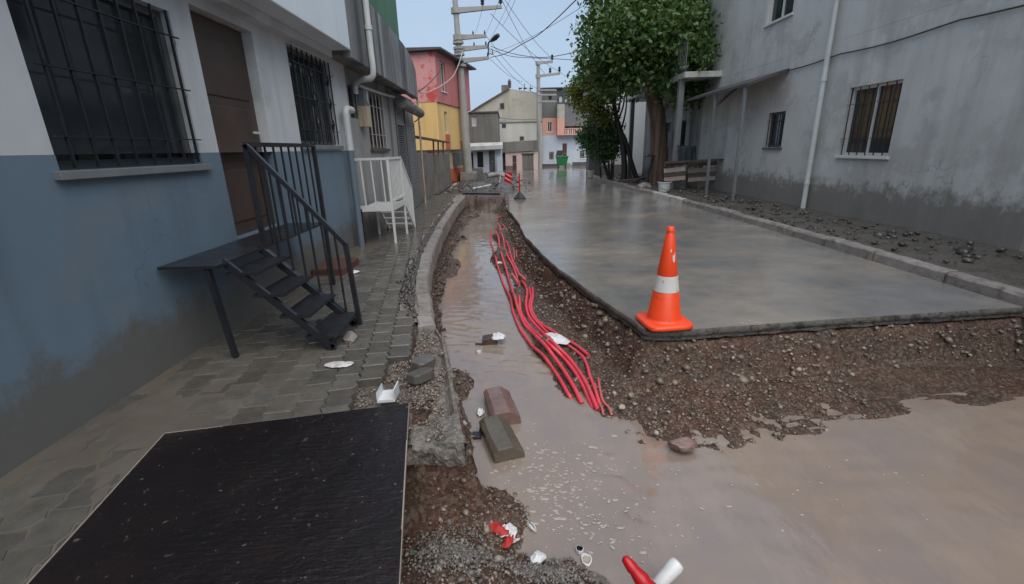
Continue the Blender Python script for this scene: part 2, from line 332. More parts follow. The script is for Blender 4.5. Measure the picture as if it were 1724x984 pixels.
m_palletpale = M('pale_plank', (.34, .27, .235), (.42, .34, .29), 9, .5, None, .3, 60, .004, rnd=.15)
m_wire = M('black_cable', (.018, .018, .02), (.025, .025, .028), 4, .5, None, 0)
m_wireW = M('white_cable', (.52, .50, .48), (.4, .38, .36), 4, .5, None, 0)
m_foam = M('foam', (.42, .365, .335), (.34, .29, .265), 60, .35, None, .4, 90, .004)
m_insul = M('dark_glazed_porcelain', (.014, .013, .014), (.025, .022, .022), 4, .2, None, 0)
m_teal = M('dark_teal_cloth', (.015, .028, .034), (.024, .042, .05), 5, .8, None, .4, 40, .01)
m_awning = M('rolled_grey_fabric', (.155, .145, .14), (.21, .2, .19), 5, .7, None, .4, 40, .01, blotch=((.08, .07, .07), 4, .55, .7))
m_tile = M('roof_tile', (.12, .06, .045), (.17, .09, .065), 3, .7, None, .5, 20, .02)
m_tarroof = M('dark_roofing', (.05, .05, .055), (.08, .08, .085), 3, .6, None, .3, 30, .01)
m_bottle = M('green_bottle_glass', (.10, .16, .09), (.14, .2, .12), 6, .12, None, .1)

# ------------------------------------------------------------------ trench outline
Lp = np.array([(-1.46, 16.2), (-1.40, 14.7), (-1.37, 11.5), (-1.27, 8.55), (-1.15, 6.7), (-.95, 5.04), (-.77, 4.1), (-.65, 3.62), (-.56, 3.4), (-.47, 2.98), (-.27, 2.03)])
Fp = np.array([(-.25, 2.05), (-.40, 2.07), (-.72, 2.07), (-1.3, 2.07)]); Lh = Lp-np.array([.10, 0]); Lh[-4:, 0] = [-.72, -.60, -.46, -.25]; Lh[-1, 1] = 2.05
Rp = np.array([(-.17, 16.2), (-.15, 15.4), (-.05, 11.98), (.17, 9.9), (.26, 7.96), (.53, 6.14), (.87, 4.63), (1.05, 3.97), (1.12, 3.62), (1.2, 3.58), (1.46, 3.57), (3, 3.75), (6, 4.0), (15, 4.2)])
Np = np.array([(-.22, 2.04), (-.12, 1.96), (0, 1.88), (.10, 1.78), (.29, 1.70), (.5, 1.60), (1.5, 1.30), (15, 1.15)])
Ep = np.array([(-1.6, 15.75), (-.9, 15.55), (.1, 15.65)])
def TL(y): return np.interp(y, Lp[::-1, 1], Lp[::-1, 0])
def TR(y): return np.interp(y, Rp[8::-1, 1], Rp[8::-1, 0])
def sdist(x, y, P):
    best = np.full(x.shape, 1e9)
    for (ax, ay), (bx, by) in zip(P[:-1], P[1:]):
        dx, dy = bx-ax, by-ay; l2 = dx*dx+dy*dy
        t = np.clip(((x-ax)*dx+(y-ay)*dy)/l2, 0, 1)
        best = np.minimum(best, np.hypot(x-ax-t*dx, y-ay-t*dy))
    return best
TPOLY = [tuple(p) for p in Lh]+[(-.40, 2.07), (-.72, 2.07), (-1.3, 2.07), (-1.3, -1.6), (15, -1.6)]+[tuple(p) for p in Rp[::-1]]
def inside(x, y, P):
    r = np.zeros(x.shape, bool); n = len(P)
    for i in range(n):
        ax, ay = P[i]; bx, by = P[(i+1) % n]
        c = ((ay > y) != (by > y)); 
        with np.errstate(divide='ignore', invalid='ignore'):
            r ^= c & (x < (bx-ax)*(y-ay)/(by-ay+1e-12)+ax)
    return r
WATER = -.5
def prof(d, top, foot, fd, wd, bottom=-.74):
    a = np.interp(d, [0, fd], [0, 1])
    wall = top+(foot-top)*a**.8
    sl = foot+(WATER-foot)*(d-fd)/np.maximum(wd-fd, .03); sl = np.where(d > wd, WATER-(d-wd)*.85, sl)
    return np.where(d < fd, wall, np.maximum(sl, bottom))
MOUNDS = [(-1.02, 10.6, .16, .2, .20), (-.93, 7.6, .16, .55, .16), (-.98, 8.3, .2, .4, .12), (-.42, 3.75, .17, .26, .20), (-.22, 8.55, .18, .45, .17), (.08, 5.95, .11, .22, .19), (.30, 4.32, .13, .2, .17), (-.2, 10.6, .2, .6, .13),
          (-1.05, 14.4, .22, .5, .3), (-.55, 15.3, .5, .3, .3), (-.15, 1.55, .30, .2, .10), (-.42, 1.62, .25, .3, .08), (.22, 1.52, .2, .16, .06)]
def hfun(x, y, fine=True):
    wx = fbm(x*5, y*5, 4, 3)*.045+fbm(x*21, y*21, 3, 5)*.012; wy = fbm(x*2.3, y*2.3, 3, 11)*.07
    ins = inside(x, y, TPOLY)
    dL = np.maximum(sdist(x, y, Lh)+wx, 0); dF = np.maximum(sdist(x, y, Fp)+wx*.9, 0)
    dR = np.maximum(sdist(x, y, Rp)+wx*1.2, 0); dN = sdist(x, y, Np)*np.where(y > np.interp(x, Np[:, 0], Np[:, 1]), -1, 1)
    dN = np.where((x < -.25) & (y > 2.12), -1, dN)+wy*.4
    dE = sdist(x, y, Ep)+wx
    wl = np.interp(y, [2.0, 2.6, 3.4, 4.4, 7.2, 10.8, 15], [.06, .08, .12, .16, .21, .23, .32])*(1+.35*fbm(y*1.7, y*0, 3, 9))
    wr = np.interp(y, [2.3, 2.8, 3.2, 3.7, 4.3, 6.15, 10.6, 13, 15.5], [.95, .86, .68, .66, .60, .50, .48, .26, .2])*(1+.22*fbm(y*1.3, y*0+4, 3, 13))
    h = np.maximum(prof(dL, np.where(y > 3.6, -.16, -.04), -.38, .06, wl), np.where(x > 30, 0, prof(dR, -.10, -.44, .14, wr)))
    h = np.maximum(h, prof(dF, -.06, -.40, .10, .3)*(x < .1)+(-2)*(x >= .1))
    h = np.maximum(h, np.where(dN > 0, WATER+np.minimum(dN*.23, .36), np.maximum(WATER+dN*.5, -.74)))
    h = np.maximum(h, prof(dE, -.05, -.30, .12, .35))
    for mx_, my_, sx, sy, hh in MOUNDS:
        h = h+hh*np.exp(-((x-mx_)/sx)**2-((y-my_)/sy)**2)*(h < -.05)
    rough = fbm(x*7, y*7, 4, 21)*.035+(fbm(x*26, y*22, 4, 31)*.026 if fine else 0)
    h = np.minimum(h+rough, -.06+0*x)
    h = np.where(y > np.interp(x, Ep[:, 0], Ep[:, 1])-.04, -.03+.05*fbm(x*5, y*4, 4, 37), h)
    out = np.where(x < .0, .02, -.115)
    out = np.where((y > 15.4) & (x < -.2), .02+.05*fbm(x*4, y*3, 4, 33), out)
    return np.where(ins, h, out)

xs = np.concatenate([np.arange(-1.75, 1.9, .022), 1.9+np.cumsum(np.linspace(.03, .5, 46))]); xs = xs[xs < 14.5]
ys = np.concatenate([np.arange(.1, 4.6, .024), 4.6+np.cumsum(np.linspace(.026, .12, 160))]); ys = ys[ys < 16.2]
XX, YY = np.meshgrid(xs, ys); ZZ = hfun(XX, YY)
def grid_faces(ny, nx):
    i = np.arange(ny-1)[:, None]*nx+np.arange(nx-1)[None, :]
    return np.stack([i, i+1, i+nx+1, i+nx], -1).reshape(-1, 4)
def grid_obj(name, X, Y, Z, mats, parent=None, smooth=True, mi=None):
    return obj_np(name, np.stack([X, Y, Z], -1).reshape(-1, 3), grid_faces(*X.shape), mats, parent, smooth, mi)
tag(grid_obj('trench_bed', XX, YY, ZZ, m_earth), kind='structure')

# water sheet with real ripples
xw = np.concatenate([np.arange(-1.6, 1.9, .03), 1.9+np.cumsum(np.linspace(.04, .6, 40))]); xw = xw[xw < 14.4]
yw = np.concatenate([np.arange(.3, 5, .028), 5+np.cumsum(np.linspace(.03, .14, 140))]); yw = yw[yw < 15.7]
XW, YW = np.meshgrid(xw, yw)
turb = np.exp(-((XW-.0)/.35)**2-((YW-3.95)/.42)**2)+.55*np.exp(-((XW+.35)/.3)**2-((YW-5.2)/.8)**2)+.45*np.exp(-((XW-.62)/.22)**2-((YW-2.1)/.5)**2)+.25*np.exp(-((XW+.6)/.4)**2-((YW-8)/2.5)**2)
ZW = WATER+.0012*fbm(XW*6, YW*4, 3, 41)+turb*(.017*fbm(XW*9+YW*3, YW*11, 3, 43)+.009*np.sin(YW*42+XW*16+4*fbm(XW*4, YW*4, 2, 47)))
ZW += .0034*np.sin(YW*30+6*fbm(XW*2, YW*1.5, 2, 49))*np.clip(fbm(XW*1.3, YW*.8, 2, 51)+.25, 0, 1)
tag(grid_obj('water', XW, YW, ZW, m_water), kind='structure')

# ------------------------------------------------------------------ ground sheets, road, pavements
g = MB()
def quad(x0, x1, y0, y1, z): g.add([(x0, y0, z), (x1, y0, z), (x1, y1, z), (x0, y1, z)], [(0, 1, 2, 3)])
quad(-400, -1.74, -100, 16.0, -.03); quad(-400, 400, 16.0, 900, -.03); quad(4.0, 400, 4.35, 16.0, -.05); quad(14.4, 400, -100, 4.35, -.05); quad(-1.74, 14.4, -100, .12, -.03)
tag(g.build('ground', m_dirt, fix=False), kind='structure')

Kp = np.array([(4.75, -2), (4.66, 3), (4.6, 8), (4.52, 11.8), (4.42, 14.1), (4.25, 16.3), (4.08, 20.0), (4.02, 22.5), (4.25, 24.5), (5.2, 26.2), (7.5, 27), (30, 27.6)])
def KR(y): return np.interp(y, Kp[:, 1], Kp[:, 0])
yr = np.concatenate([np.arange(3.58, 4.3, .06), np.arange(4.3, 28, .2), np.linspace(28, 48, 30)])
def RL(y): return np.where(y < 15.4, np.where(y < 4.0, TR(y), TR(y)), np.interp(y, [15.4, 18, 22, 28, 32, 48], [-.15, .25, .1, -.5, -1.2, -3]))
u = np.linspace(0, 1, 41)**1.6
xl = np.array([float(RL(np.array(v))) for v in yr]); xr = np.where(yr < 27.2, KR(yr), 30)
# front edge of the asphalt beyond the corner follows the cut
XR_ = xl[:, None]+(xr-xl)[:, None]*u[None, :]
YR_ = np.repeat(yr[:, None], 41, 1)
fr = np.interp(XR_, Rp[8:, 0], Rp[8:, 1])
w = np.clip((4.3-YR_)/(4.3-3.58), 0, 1); YR_ = np.where(YR_ < 4.3, fr+(4.3-fr)*(1-w), YR_)
edge = fbm(YR_*3, XR_*3, 3, 61)*.03
XR_[:, 0] += edge[:, 0]
ZR_ = .010*fbm(XR_*.8, YR_*.5, 3, 63)
road = empty('road', (0, 0, 0), kind='structure')
grid_obj('asphalt', XR_, YR_, ZR_, m_road, road)
# broken thickness of the asphalt along the cut
n = 900; tt = np.concatenate([np.linspace(0, 4, 260), np.linspace(4, 15, 500)[1:]])
side = [(XR_[i, 0], YR_[i, 0], ZR_[i, 0]) for i in range(len(yr)-1, -1, -1) if yr[i] < 15.6]+[(XR_[0, j], YR_[0, j], ZR_[0, j]) for j in range(1, 41)]
P = np.array(side); seg = np.r_[0, np.cumsum(np.hypot(*(P[1:, :2]-P[:-1, :2]).T))]
q = np.arange(0, seg[-1], .025); Q = np.stack([np.interp(q, seg, P[:, k]) for k in range(3)], 1)
d = np.gradient(Q[:, :2], axis=0); d /= np.linalg.norm(d, axis=1)[:, None]+1e-9; nrm = np.stack([d[:, 1], -d[:, 0]], 1)
nrm = np.where((nrm[:, :1]*1 > 0) & (Q[:, 1:2] > 4), -nrm, nrm); nrm[(Q[:, 1] < 3.9) & (nrm[:, 1] > 0)] *= -1
rows = []
for k, (off, z) in enumerate([(-.004, .001), (.003, -.003), (.006, -.03), (.004, -.058), (-.012, -.064), (.006, -.085), (-.03, -.11), (-.3, -.118)]):
    o_ = off+.014*fbm(q*11, q*0+k*.9, 4, 71)*(1.8 if k > 3 else .25)
    rows.append(np.c_[Q[:, :2]+nrm*o_[:, None], Q[:, 2]*(k < 3)+z+.010*fbm(q*7, q*0+k*.7, 3, 73)*(k > 3)])
R3 = np.stack(rows, 0)
obj_np('asphalt_edge', R3.reshape(-1, 3), grid_faces(8, len(q)), m_asph_edge, road, False)

# paved footway on the left
def KI(y): return TL(y)-.15
pav = empty('pavement', (-1.6, 5, 0), kind='structure')
yp = np.concatenate([np.arange(-3, 2.0, .12), np.arange(2.0, 15.9, .06)]); up = np.linspace(0, 1, 60)
xr_ = np.where(yp < 2.0, -1.02, np.where(yp < 3.62, TL(yp)-.24, TL(yp)-.02))
XP = -2.5+(xr_+2.5)[:, None]*up[None, :]; YP = np.repeat(yp[:, None], 60, 1)
ZP = .048+.014*fbm(XP*9, YP*9, 4, 81)-.02*(up[None, :] > .93); ZP[:, -1] = -.05
grid_obj('bedding', XP, YP, ZP, m_bedding, pav)
def paver_mesh(w=.152, l=.196, h=.06, name='paver'):
    pts = []; k = 4; amp = .010
    rs = [(w/2+(amp if i % 2 else -amp), -l/2+l*i/k) for i in range(k+1)]
    ls = [(-w/2+(amp if i % 2 else -amp), l/2-l*i/k) for i in range(k+1)]
    ol = rs+[(x, y) for x, y in ls]
    n = len(ol); V = [(x*.955, y*.965, h) for x, y in ol]+[(x, y, h-.006) for x, y in ol]+[(x, y, 0) for x, y in ol]
    F = [tuple(range(n))]
    for r in (0, n):
        F += [(r+i, r+n+i, r+n+(i+1) % n, r+(i+1) % n) for i in range(n)]
    me = bpy.data.meshes.new(name); me.from_pydata(V, [], F); me.materials.append(m_paver); me.update(); return me
pm = paver_mesh()
ang = radians(9.2); ax_ = Vector((cos(ang), sin(ang))); ay_ = Vector((-sin(ang), cos(ang))); O2 = Vector((-.913, 3.07))
near = []; far = []
for i in range(-14, 6):
    for j in range(-16, 66):
        c = O2+ax_*((i+.5)*.158)+ay_*((j+.5*(i % 2))*.202)
        if c.x < -2.36 or c.y < 1.2 or c.y > 15.4: continue
        if c.y < 2.5 and c.x > -1.0: continue
        if i == 0 and c.y < 3.08 or i == -1 and c.y < 2.62 or i > 0 and c.y < 3.66: continue
        if c.y < 2.1 and c.x > -1.15: continue
        if c.x > float(KI(c.y))-.10+.012*(c.y < 4.2) and not (i <= 0 and c.y < 3.7): continue
        (near if c.y < 8.6 else far).append(c)
near.sort(key=lambda c: c.y); far = near[296:]+far; near = near[:296]
def paver_tf(c):
    dip = .004*random.random(); s = random.uniform(-.5, .5)
    return Vector((c.x, c.y, .045-dip)), (radians(random.gauss(0, .8)), radians(random.gauss(0, .8)), ang+radians(random.gauss(0, .9)))
for c in near:
    o = bpy.data.objects.new('paver', pm); l, r = paver_tf(c); link(o, pav, l); o.rotation_euler = r
fb = MB()
bw, bl = .147/2, .190/2
for c in far:
    l, r = paver_tf(c); z = l.z+.06; e = [c+ax_*a*bw+ay_*b*bl for a, b in ((-1, -1), (1, -1), (1, 1), (-1, 1))]
    fb.hexa([(p.x, p.y, .03) for p in e]+[(p.x, p.y, z+random.uniform(-.003, .003)) for p in e])
tag(fb.build('far_pavers', m_paver, pav), kind='stuff')
# film of silt washed over the pavers
ym = np.arange(1.1, 15.2, .05); um = np.linspace(0, 1, 56)
XM = -2.42+(np.where(ym < 3.15, -1.03, KI(ym)-.16)+2.42)[:, None]*um[None, :]; YM = np.repeat(ym[:, None], 56, 1)
ZM = .100+.010*fbm(XM*1.5, YM*.9, 4, 91)+.003*fbm(XM*9, YM*9, 3, 93)-.013*np.clip((um[None, :]-.58)/.42, 0, 1)+.006*np.clip(.3-um[None, :], 0, 1)
ZM += .022*np.exp(-((XM+2.3)/.22)**2-((YM-6.6)/1.3)**2)
ZM[:, -1] = .03; ZM[0, :] = .03
tag(grid_obj('mud', XM, YM, ZM, m_mud), kind='structure')

# kerb along the trench
kerb = empty('kerb', (-1.1, 7, 0), kind='structure')
yy = 3.6; kl = []
pts = Lp[::-1][3:]   # near to far
kpts = np.array([(x, y) for x, y in Lp[::-1] if y >= 3.6])
ks = np.r_[0, np.cumsum(np.hypot(*(kpts[1:]-kpts[:-1]).T))]
s0 = 0.0; i = 0
while s0 < ks[-1]-.4:
    L = .24 if i == 0 else random.uniform(.62, .74); s1 = min(s0+L, ks[-1])
    a = Vector((np.interp(s0+.006, ks, kpts[:, 0]), np.interp(s0+.006, ks, kpts[:, 1]))); b = Vector((np.interp(s1-.006, ks, kpts[:, 0]), np.interp(s1-.006, ks, kpts[:, 1])))
    dv = (b-a).normalized(); nv = Vector((-dv.y, dv.x)); ln = (b-a).length
    mb = MB(); K = max(2, int(ln/.06)); V = []; pr = [(.012, -.20), (.0, -.08), (.0, .075), (.022, .105), (.135, .108), (.148, .095), (.148, -.05)]
    dz = random.uniform(-.012, .012)-(.012 if i == 0 else 0); tilt = random.uniform(-.01, .01)
    for k in range(K+1):
        c = a+dv*(ln*k/K)
        for (o_, z) in pr:
            jit = .006*random.gauss(0, 1); p = c+nv*(o_+jit*.7+tilt); V.append((p.x, p.y, z+dz+jit*.7))
    npf = len(pr)
    F = [(k*npf+m, k*npf+(m+1) % npf, (k+1)*npf+(m+1) % npf, (k+1)*npf+m) for k in range(K) for m in range(npf)]
    F += [tuple(range(npf))[::-1], tuple(K*npf+m for m in range(npf))]
    mb.add(V, F); o = mb.build('kerb_stone', m_kerb, kerb, bevel=.006); s0 = s1; i += 1
# mortar haunch behind the kerb, broken up
hq = np.arange(3.7, 15.3, .04); hu = np.linspace(0, 1, 6)
XH = (TL(hq)-.30)[:, None]+(.17*hu)[None, :]; YH = np.repeat(hq[:, None], 6, 1)
ZH = .085+.024*fbm(XH*16, YH*10, 4, 97)
grid_obj('mortar', XH, YH, ZH, m_conc, kerb, False)

# ------------------------------------------------------------------ stones
ICO = None
def ico():
    bm = bmesh.new(); bmesh.ops.create_icosphere(bm, subdivisions=1, radius=1)
    V = np.array([v.co[:] for v in bm.verts]); F = np.array([[v.index for v in f.verts] for f in bm.faces]); bm.free(); return V, F
IV, IF = ico()
def stones(name, pts, sizes, mats, kind='stuff', parent=None, sink=.25, flat=.65):
    n = len(pts); pts = np.asarray(pts); sizes = np.asarray(sizes)
    J = 1+RNG.uniform(-.32, .3, (n, 12))
    V = IV[None]*J[..., None]*sizes[:, None, None]
    V = V*np.stack([RNG.uniform(.75, 1.35, n), RNG.uniform(.7, 1.2, n), RNG.uniform(flat*.7, flat*1.3, n)], -1)[:, None, :]
    a = RNG.uniform(0, 2*pi, n); b = RNG.normal(0, .35, n)
    c, s = np.cos(a)[:, None], np.sin(a)[:, None]; cb, sb = np.cos(b)[:, None], np.sin(b)[:, None]
    y2 = V[..., 1]*cb-V[..., 2]*sb; z2 = V[..., 1]*sb+V[..., 2]*cb
    V = np.stack([V[..., 0]*c-y2*s, V[..., 0]*s+y2*c, z2], -1)
    V = V+(pts+np.c_[np.zeros(n), np.zeros(n), sizes*(.5-sink)])[:, None, :]
    F = (IF[None]+(np.arange(n)*12)[:, None, None]).reshape(-1, 3)
    return tag(obj_np(name, V.reshape(-1, 3), F, mats, parent), kind=kind)
# gravel on the trench banks
cand = np.c_[RNG.uniform(-1.5, 2.8, 90000), 1.0+14.5*RNG.random(90000)**2.0]
hz = hfun(cand[:, 0], cand[:, 1]); ins = inside(cand[:, 0], cand[:, 1], TPOLY)
keep = ins & (hz > WATER-.015) & (hz < -.13) & (np.abs(fbm(cand[:, 0]*2, cand[:, 1]*2, 3, 101)) < .55)
cg = cand[keep][:20000]; hg = hz[keep][:20000]
sz = np.clip(RNG.lognormal(-5.25, .55, len(cg)), .003, .022)*(1+.03*cg[:, 1])
stones('gravel', np.c_[cg, hg], sz, m_stone)
# loose aggregate where pavers are missing and on the footing
c2 = np.c_[RNG.uniform(-1.0, -.3, 5200), RNG.uniform(2.05, 3.6, 5200)]
k2 = (c2[:, 0] < TL(c2[:, 1])-.015-.10*np.abs(fbm(c2[:, 1]*3, c2[:, 1]*0, 3, 141)+.4)) & (fbm(c2[:, 0]*5, c2[:, 1]*5, 3, 143) > -.22) & ((c2[:, 0] > -.75) | ((c2[:, 1] < 3.0) & (c2[:, 0] > -.86)) | ((c2[:, 1] < 2.6)))
c2 = c2[k2]
stones('aggregate', np.c_[c2, np.where(c2[:, 0] > TL(c2[:, 1])-.26, .055, .05)+.01*RNG.random(len(c2))], np.clip(RNG.lognormal(-5.1, .4, len(c2)), .003, .014), m_stone)
# black rubble between pavers and kerb
c3 = np.c_[RNG.random(2600), 3.8+RNG.random(2600)**1.3*9]; c3 = c3[(fbm(c3[:, 1]*2.2, c3[:, 1]*0, 3, 151) > -.1) | (RNG.random(2600) < .35)]; nr = len(c3)
x3 = TL(c3[:, 1])-.16-np.abs(RNG.normal(0, .05, nr))*np.interp(c3[:, 1], [3.8, 4.4, 5.2, 7, 12], [.6, 1.5, 1.4, .8, .5])
stones('rubble', np.c_[x3, c3[:, 1], np.full(nr, .098)], np.clip(RNG.lognormal(-4.5, .5, nr), .005, .03), m_rubble)

# greyer gravel heaps in the foreground
m_greystone = mat_stones('grey_pebbles', [(.10, .097, .095), (.20, .188, .175), (.14, .133, .127), (.34, .315, .285), (.18, .155, .13)], .4)
for (px, py, sx, sy, n_) in ((775, 950, .10, .10, 2200), (925, 965, .09, .05, 1400)):
    p_ = G(px, py, -.42); c7 = np.c_[RNG.normal(p_.x, sx, n_), RNG.normal(p_.y, sy, n_)]; h7_ = hfun(c7[:, 0], c7[:, 1]); k7 = (h7_ > -.53) & (h7_ < -.15)
    stones('grey_gravel', np.c_[c7, h7_+.006][k7], np.clip(RNG.lognormal(-5.45, .45, k7.sum()), .0025, .014), m_greystone)
sl_ = MB(); sp_ = [G(x, y, -.49) for x, y in ((884, 962), (930, 954), (975, 966), (1000, 962), (1022, 974), (1034, 990), (1010, 1050), (840, 1050))]
k_ = len(sp_); sl_.add([(p.x+random.gauss(0, .004), p.y, -.488+random.uniform(-.004, .006)) for p in sp_]+[(p.x, p.y-.01, -.57) for p in sp_], [tuple(range(k_)), tuple(range(k_, 2*k_))[::-1]]+[(i, (i+1) % k_, k_+(i+1) % k_, k_+i) for i in range(k_)])
tag(sl_.build('concrete_slab', m_conc_slab, bevel=.006), 'broken grey concrete slab just awash at the bottom edge', 'concrete slab')
# lumps of broken road base stuck in the cut and fallen to its foot
qa = RNG.uniform(0, 1, 1500); si = (qa*(len(Q)-1)).astype(int); dd = np.abs(RNG.normal(.05, .07, 1500)); pq = Q[si, :2]+nrm[si]*dd[:, None]
okq = (Q[si, 1] < 14) & inside(pq[:, 0], pq[:, 1], TPOLY); pq = pq[okq]; hq_ = hfun(pq[:, 0], pq[:, 1]); kq = hq_ < -.1
stones('road_base', np.c_[pq[kq], hq_[kq]], np.clip(RNG.lognormal(-4.25, .5, kq.sum()), .006, .045), m_stone)
c6 = np.c_[RNG.uniform(0, 1, 500), 3.7+RNG.random(500)**1.6*9]; x6 = TL(c6[:, 1])-.02+np.abs(RNG.normal(0, .11, 500)); h6_ = hfun(x6, c6[:, 1])
k6 = (h6_ < -.2) & (h6_ > -.53); stones('bank_clods', np.c_[x6, c6[:, 1], h6_][k6], np.clip(RNG.lognormal(-3.9, .45, k6.sum()), .01, .05), m_clod)
# individual rocks
def rock(px, py, z, size, mat, label, flat=.7, cat='rock', seed=1, sub=3):
    bm = bmesh.new(); bmesh.ops.create_icosphere(bm, subdivisions=sub, radius=1)
    rs = np.random.RandomState(seed); c = G(px, py, z)
    A = rs.uniform(-1, 1, (9, 3)); A /= np.linalg.norm(A, axis=1)[:, None]; D = rs.uniform(.62, .95, 9)
    for v in bm.verts:
        p = np.array(v.co)
        for a_, d_ in zip(A, D):
            t_ = p@a_
            if t_ > d_: p = p-a_*(t_-d_)*.9
        p *= 1+.05*rs.uniform(-1, 1)
        v.co = Vector((p[0]*size[0], p[1]*size[1], p[2]*size[2]))
    me = bpy.data.meshes.new('rock'); bm.to_mesh(me); bm.free(); me.materials.append(mat)
    o = bpy.data.objects.new('rock', me); link(o, None, (c.x, c.y, c.z+size[2]*.4)); o.rotation_euler = (0, 0, rs.uniform(0, 3))
    return tag(o, label, cat)
rock(767, 972, -.40, (.034, .026, .026), m_pale, 'pale cream rock on the gravel at the bottom edge of the picture', seed=3)
rock(848, 979, -.42, (.022, .02, .016), m_pale, 'small white stone right of the cream rock at the bottom edge', seed=4)
rock(1047, 688, -.45, (.028, .024, .024), m_pale, 'round pale stone beside the lower ends of the red pipes', seed=5)
rock(1105, 730, -.45, (.022, .02, .014), m_pale, 'small whitish stone at the waterline below the traffic cone', seed=6)
rock(590, 572, .10, (.105, .055, .04), m_conc, 'flat lump of broken concrete at the foot of the black stair rail', cat='rubble', seed=7)
rock(1148, 752, -.47, (.10, .07, .05), m_blockr, 'reddish flat stone at the waters edge on the right', seed=8)
rock(1062, 668, -.43, (.03, .025, .025), m_stone, 'dark grey stone on the gravel bank left of the cone', seed=9)
rock(700, 948, -.38, (.028, .022, .05), m_bottle, 'greenish stone standing upright by the edge of the dark board', seed=10)
rock(852, 454, -.46, (.05, .04, .035), m_rubble, 'dark wet stone between the red pipes near the white scrap', seed=12)
rock(868, 452, -.46, (.05, .04, .03), m_rubble, 'second dark stone right of the pipes near the white scrap', seed=13)

# broken concrete footing of the old kerb
ys_ = np.arange(2.02, 3.62, .03); us = np.linspace(0, 1, 14)
xl_ = np.interp(ys_, [2.0, 2.1, 2.4, 3.0, 3.62], [-.53, -.56, -.63, -.70, -.80]); xr2 = TL(ys_)
XS = xl_[:, None]+(xr2-xl_)[:, None]*us[None, :]; YS = np.repeat(ys_[:, None], 14, 1)
front = 2.03+.02*fbm(XS*14, XS*0, 3, 105)
YS = np.where(YS < 2.06, front, YS)
ZS = .052+.014*fbm(XS*13, YS*13, 4, 107)
ZS -= .035*np.clip(1-np.abs(us[None, :]-.84)/.05, 0, 1)*(YS > 2.3)            # long crack
ZS[(XS < -.50) & (YS < 2.5) & (YS > 2.22)] -= .06
V = [np.stack([XS, YS, ZS], -1)]
foot = MB(); ny, nx = XS.shape
top = V[0].reshape(-1, 3); foot.add(top, [tuple(f) for f in grid_faces(ny, nx)])
def skirt(line, dirv, zb):
    A = np.array(line); q0 = np.r_[0, np.cumsum(np.hypot(*(A[1:, :2]-A[:-1, :2]).T))]; q1 = np.linspace(0, q0[-1], max(8, int(q0[-1]/.012)))
    A = np.stack([np.interp(q1, q0, A[:, k]) for k in range(3)], 1); rows = []; K = 9
    for r_ in range(K):
        t = r_/(K-1); n_ = fbm(q1*15+3, q1*0+r_*.55, 4, 131)*.030+fbm(q1*48, q1*0+r_*1.5, 3, 133)*.012
        off = (.0 if r_ == 0 else .012+n_-.05*t*t); z = A[:, 2]+(zb-A[:, 2])*t+(fbm(q1*22, q1*0+r_, 3, 137)*.012 if 0 < r_ < K-1 else 0)
        rows.append(np.c_[A[:, 0]+dirv[0]*off, A[:, 1]+dirv[1]*off, z])
    foot.add(np.concatenate(rows), [tuple(f) for f in grid_faces(K, len(q1))])
skirt(V[0][0], (0, -1), -.13); skirt(V[0][:, -1], (1, 0), -.13); skirt(V[0][:, 0], (-1, 0), -.02); skirt(V[0][-1], (0, 1), -.05)
tag(foot.build('kerb_footing', m_conc_slab), 'broken concrete kerb footing strewn with gravel, ending in a jagged face above the trench', 'concrete footing')

def loose_paver(px, py, rz, tilt, label):
    mb = MB(); ol = [(-.085, -.03), (-.06, -.062), (.03, -.066), (.085, -.045), (.09, .025), (.06, .058), (-.03, .066), (-.08, .045)]
    mb.prism(ol, (0, 0, 0), (1, 0, 0), (0, 1, 0), (0, 0, 1), .06); c = G(px, py, .075); o = mb.build('loose_paver', m_paver, bevel=.007, loc=c); o.rotation_euler = (tilt, radians(4), rz); return tag(o, label, 'paving stone', 'loose paving stones on the footing')
loose_paver(712, 618, radians(62), .05, 'loose dark paving stone lying behind another on the footing, nearer the kerb end')
loose_paver(709, 640, radians(55), -.16, 'loose tilted dark paving stone, front one of the pair on the footing')

# white channel piece by the board
c = G(655, 668, .09); ch = MB(); U = Vector((1, .1, 0)).normalized(); W = Vector((0, .25, 1)).normalized(); Nn = U.cross(W)
ch.prism([(-.052, 0), (.052, 0), (.052, .075), (.046, .078), (.043, .02), (-.043, .02), (-.046, .07), (-.052, .066)], c+Vector((0, .05, 0)), U, Vector((0, 0, 1)), Vector((0, -1, 0)), .12)
tag(ch.build('gutter_piece', m_plastic, bevel=.002), 'short white plastic gutter piece between the pavers and the dark board', 'gutter')

# dark board over the gap, lower left
A = Vector((-.605, 2.295)); e1 = Vector((.2, -1.12)).normalized(); e2 = Vector((-e1.y*-1, e1.x*-1)); e2 = Vector((-1, -.17)).normalized()
e2 = Vector((e1.y, -e1.x)); e2 = e2 if e2.x < 0 else -e2
nb, mb_ = 50, 90
UU, VV = np.meshgrid(np.linspace(0, 1.25, nb), np.linspace(0, 2.44, mb_))
XB = A.x+e2.x*UU+e1.x*VV; YB = A.y+e2.y*UU+e1.y*VV; ZB = .128+.006*fbm(UU*1.5, VV*1.5, 2, 111)
bo = MB(); top = np.stack([XB, YB, ZB], -1).reshape(-1, 3); bo.add(top, [tuple(f) for f in grid_faces(mb_, nb)])
brd = empty('board', (A.x, A.y, .11), 'wet black film-faced board laid over the ground in the lower left corner', 'board')
bo.build('sheet', m_ply, brd, smooth=True, fix=False)
ed = MB()
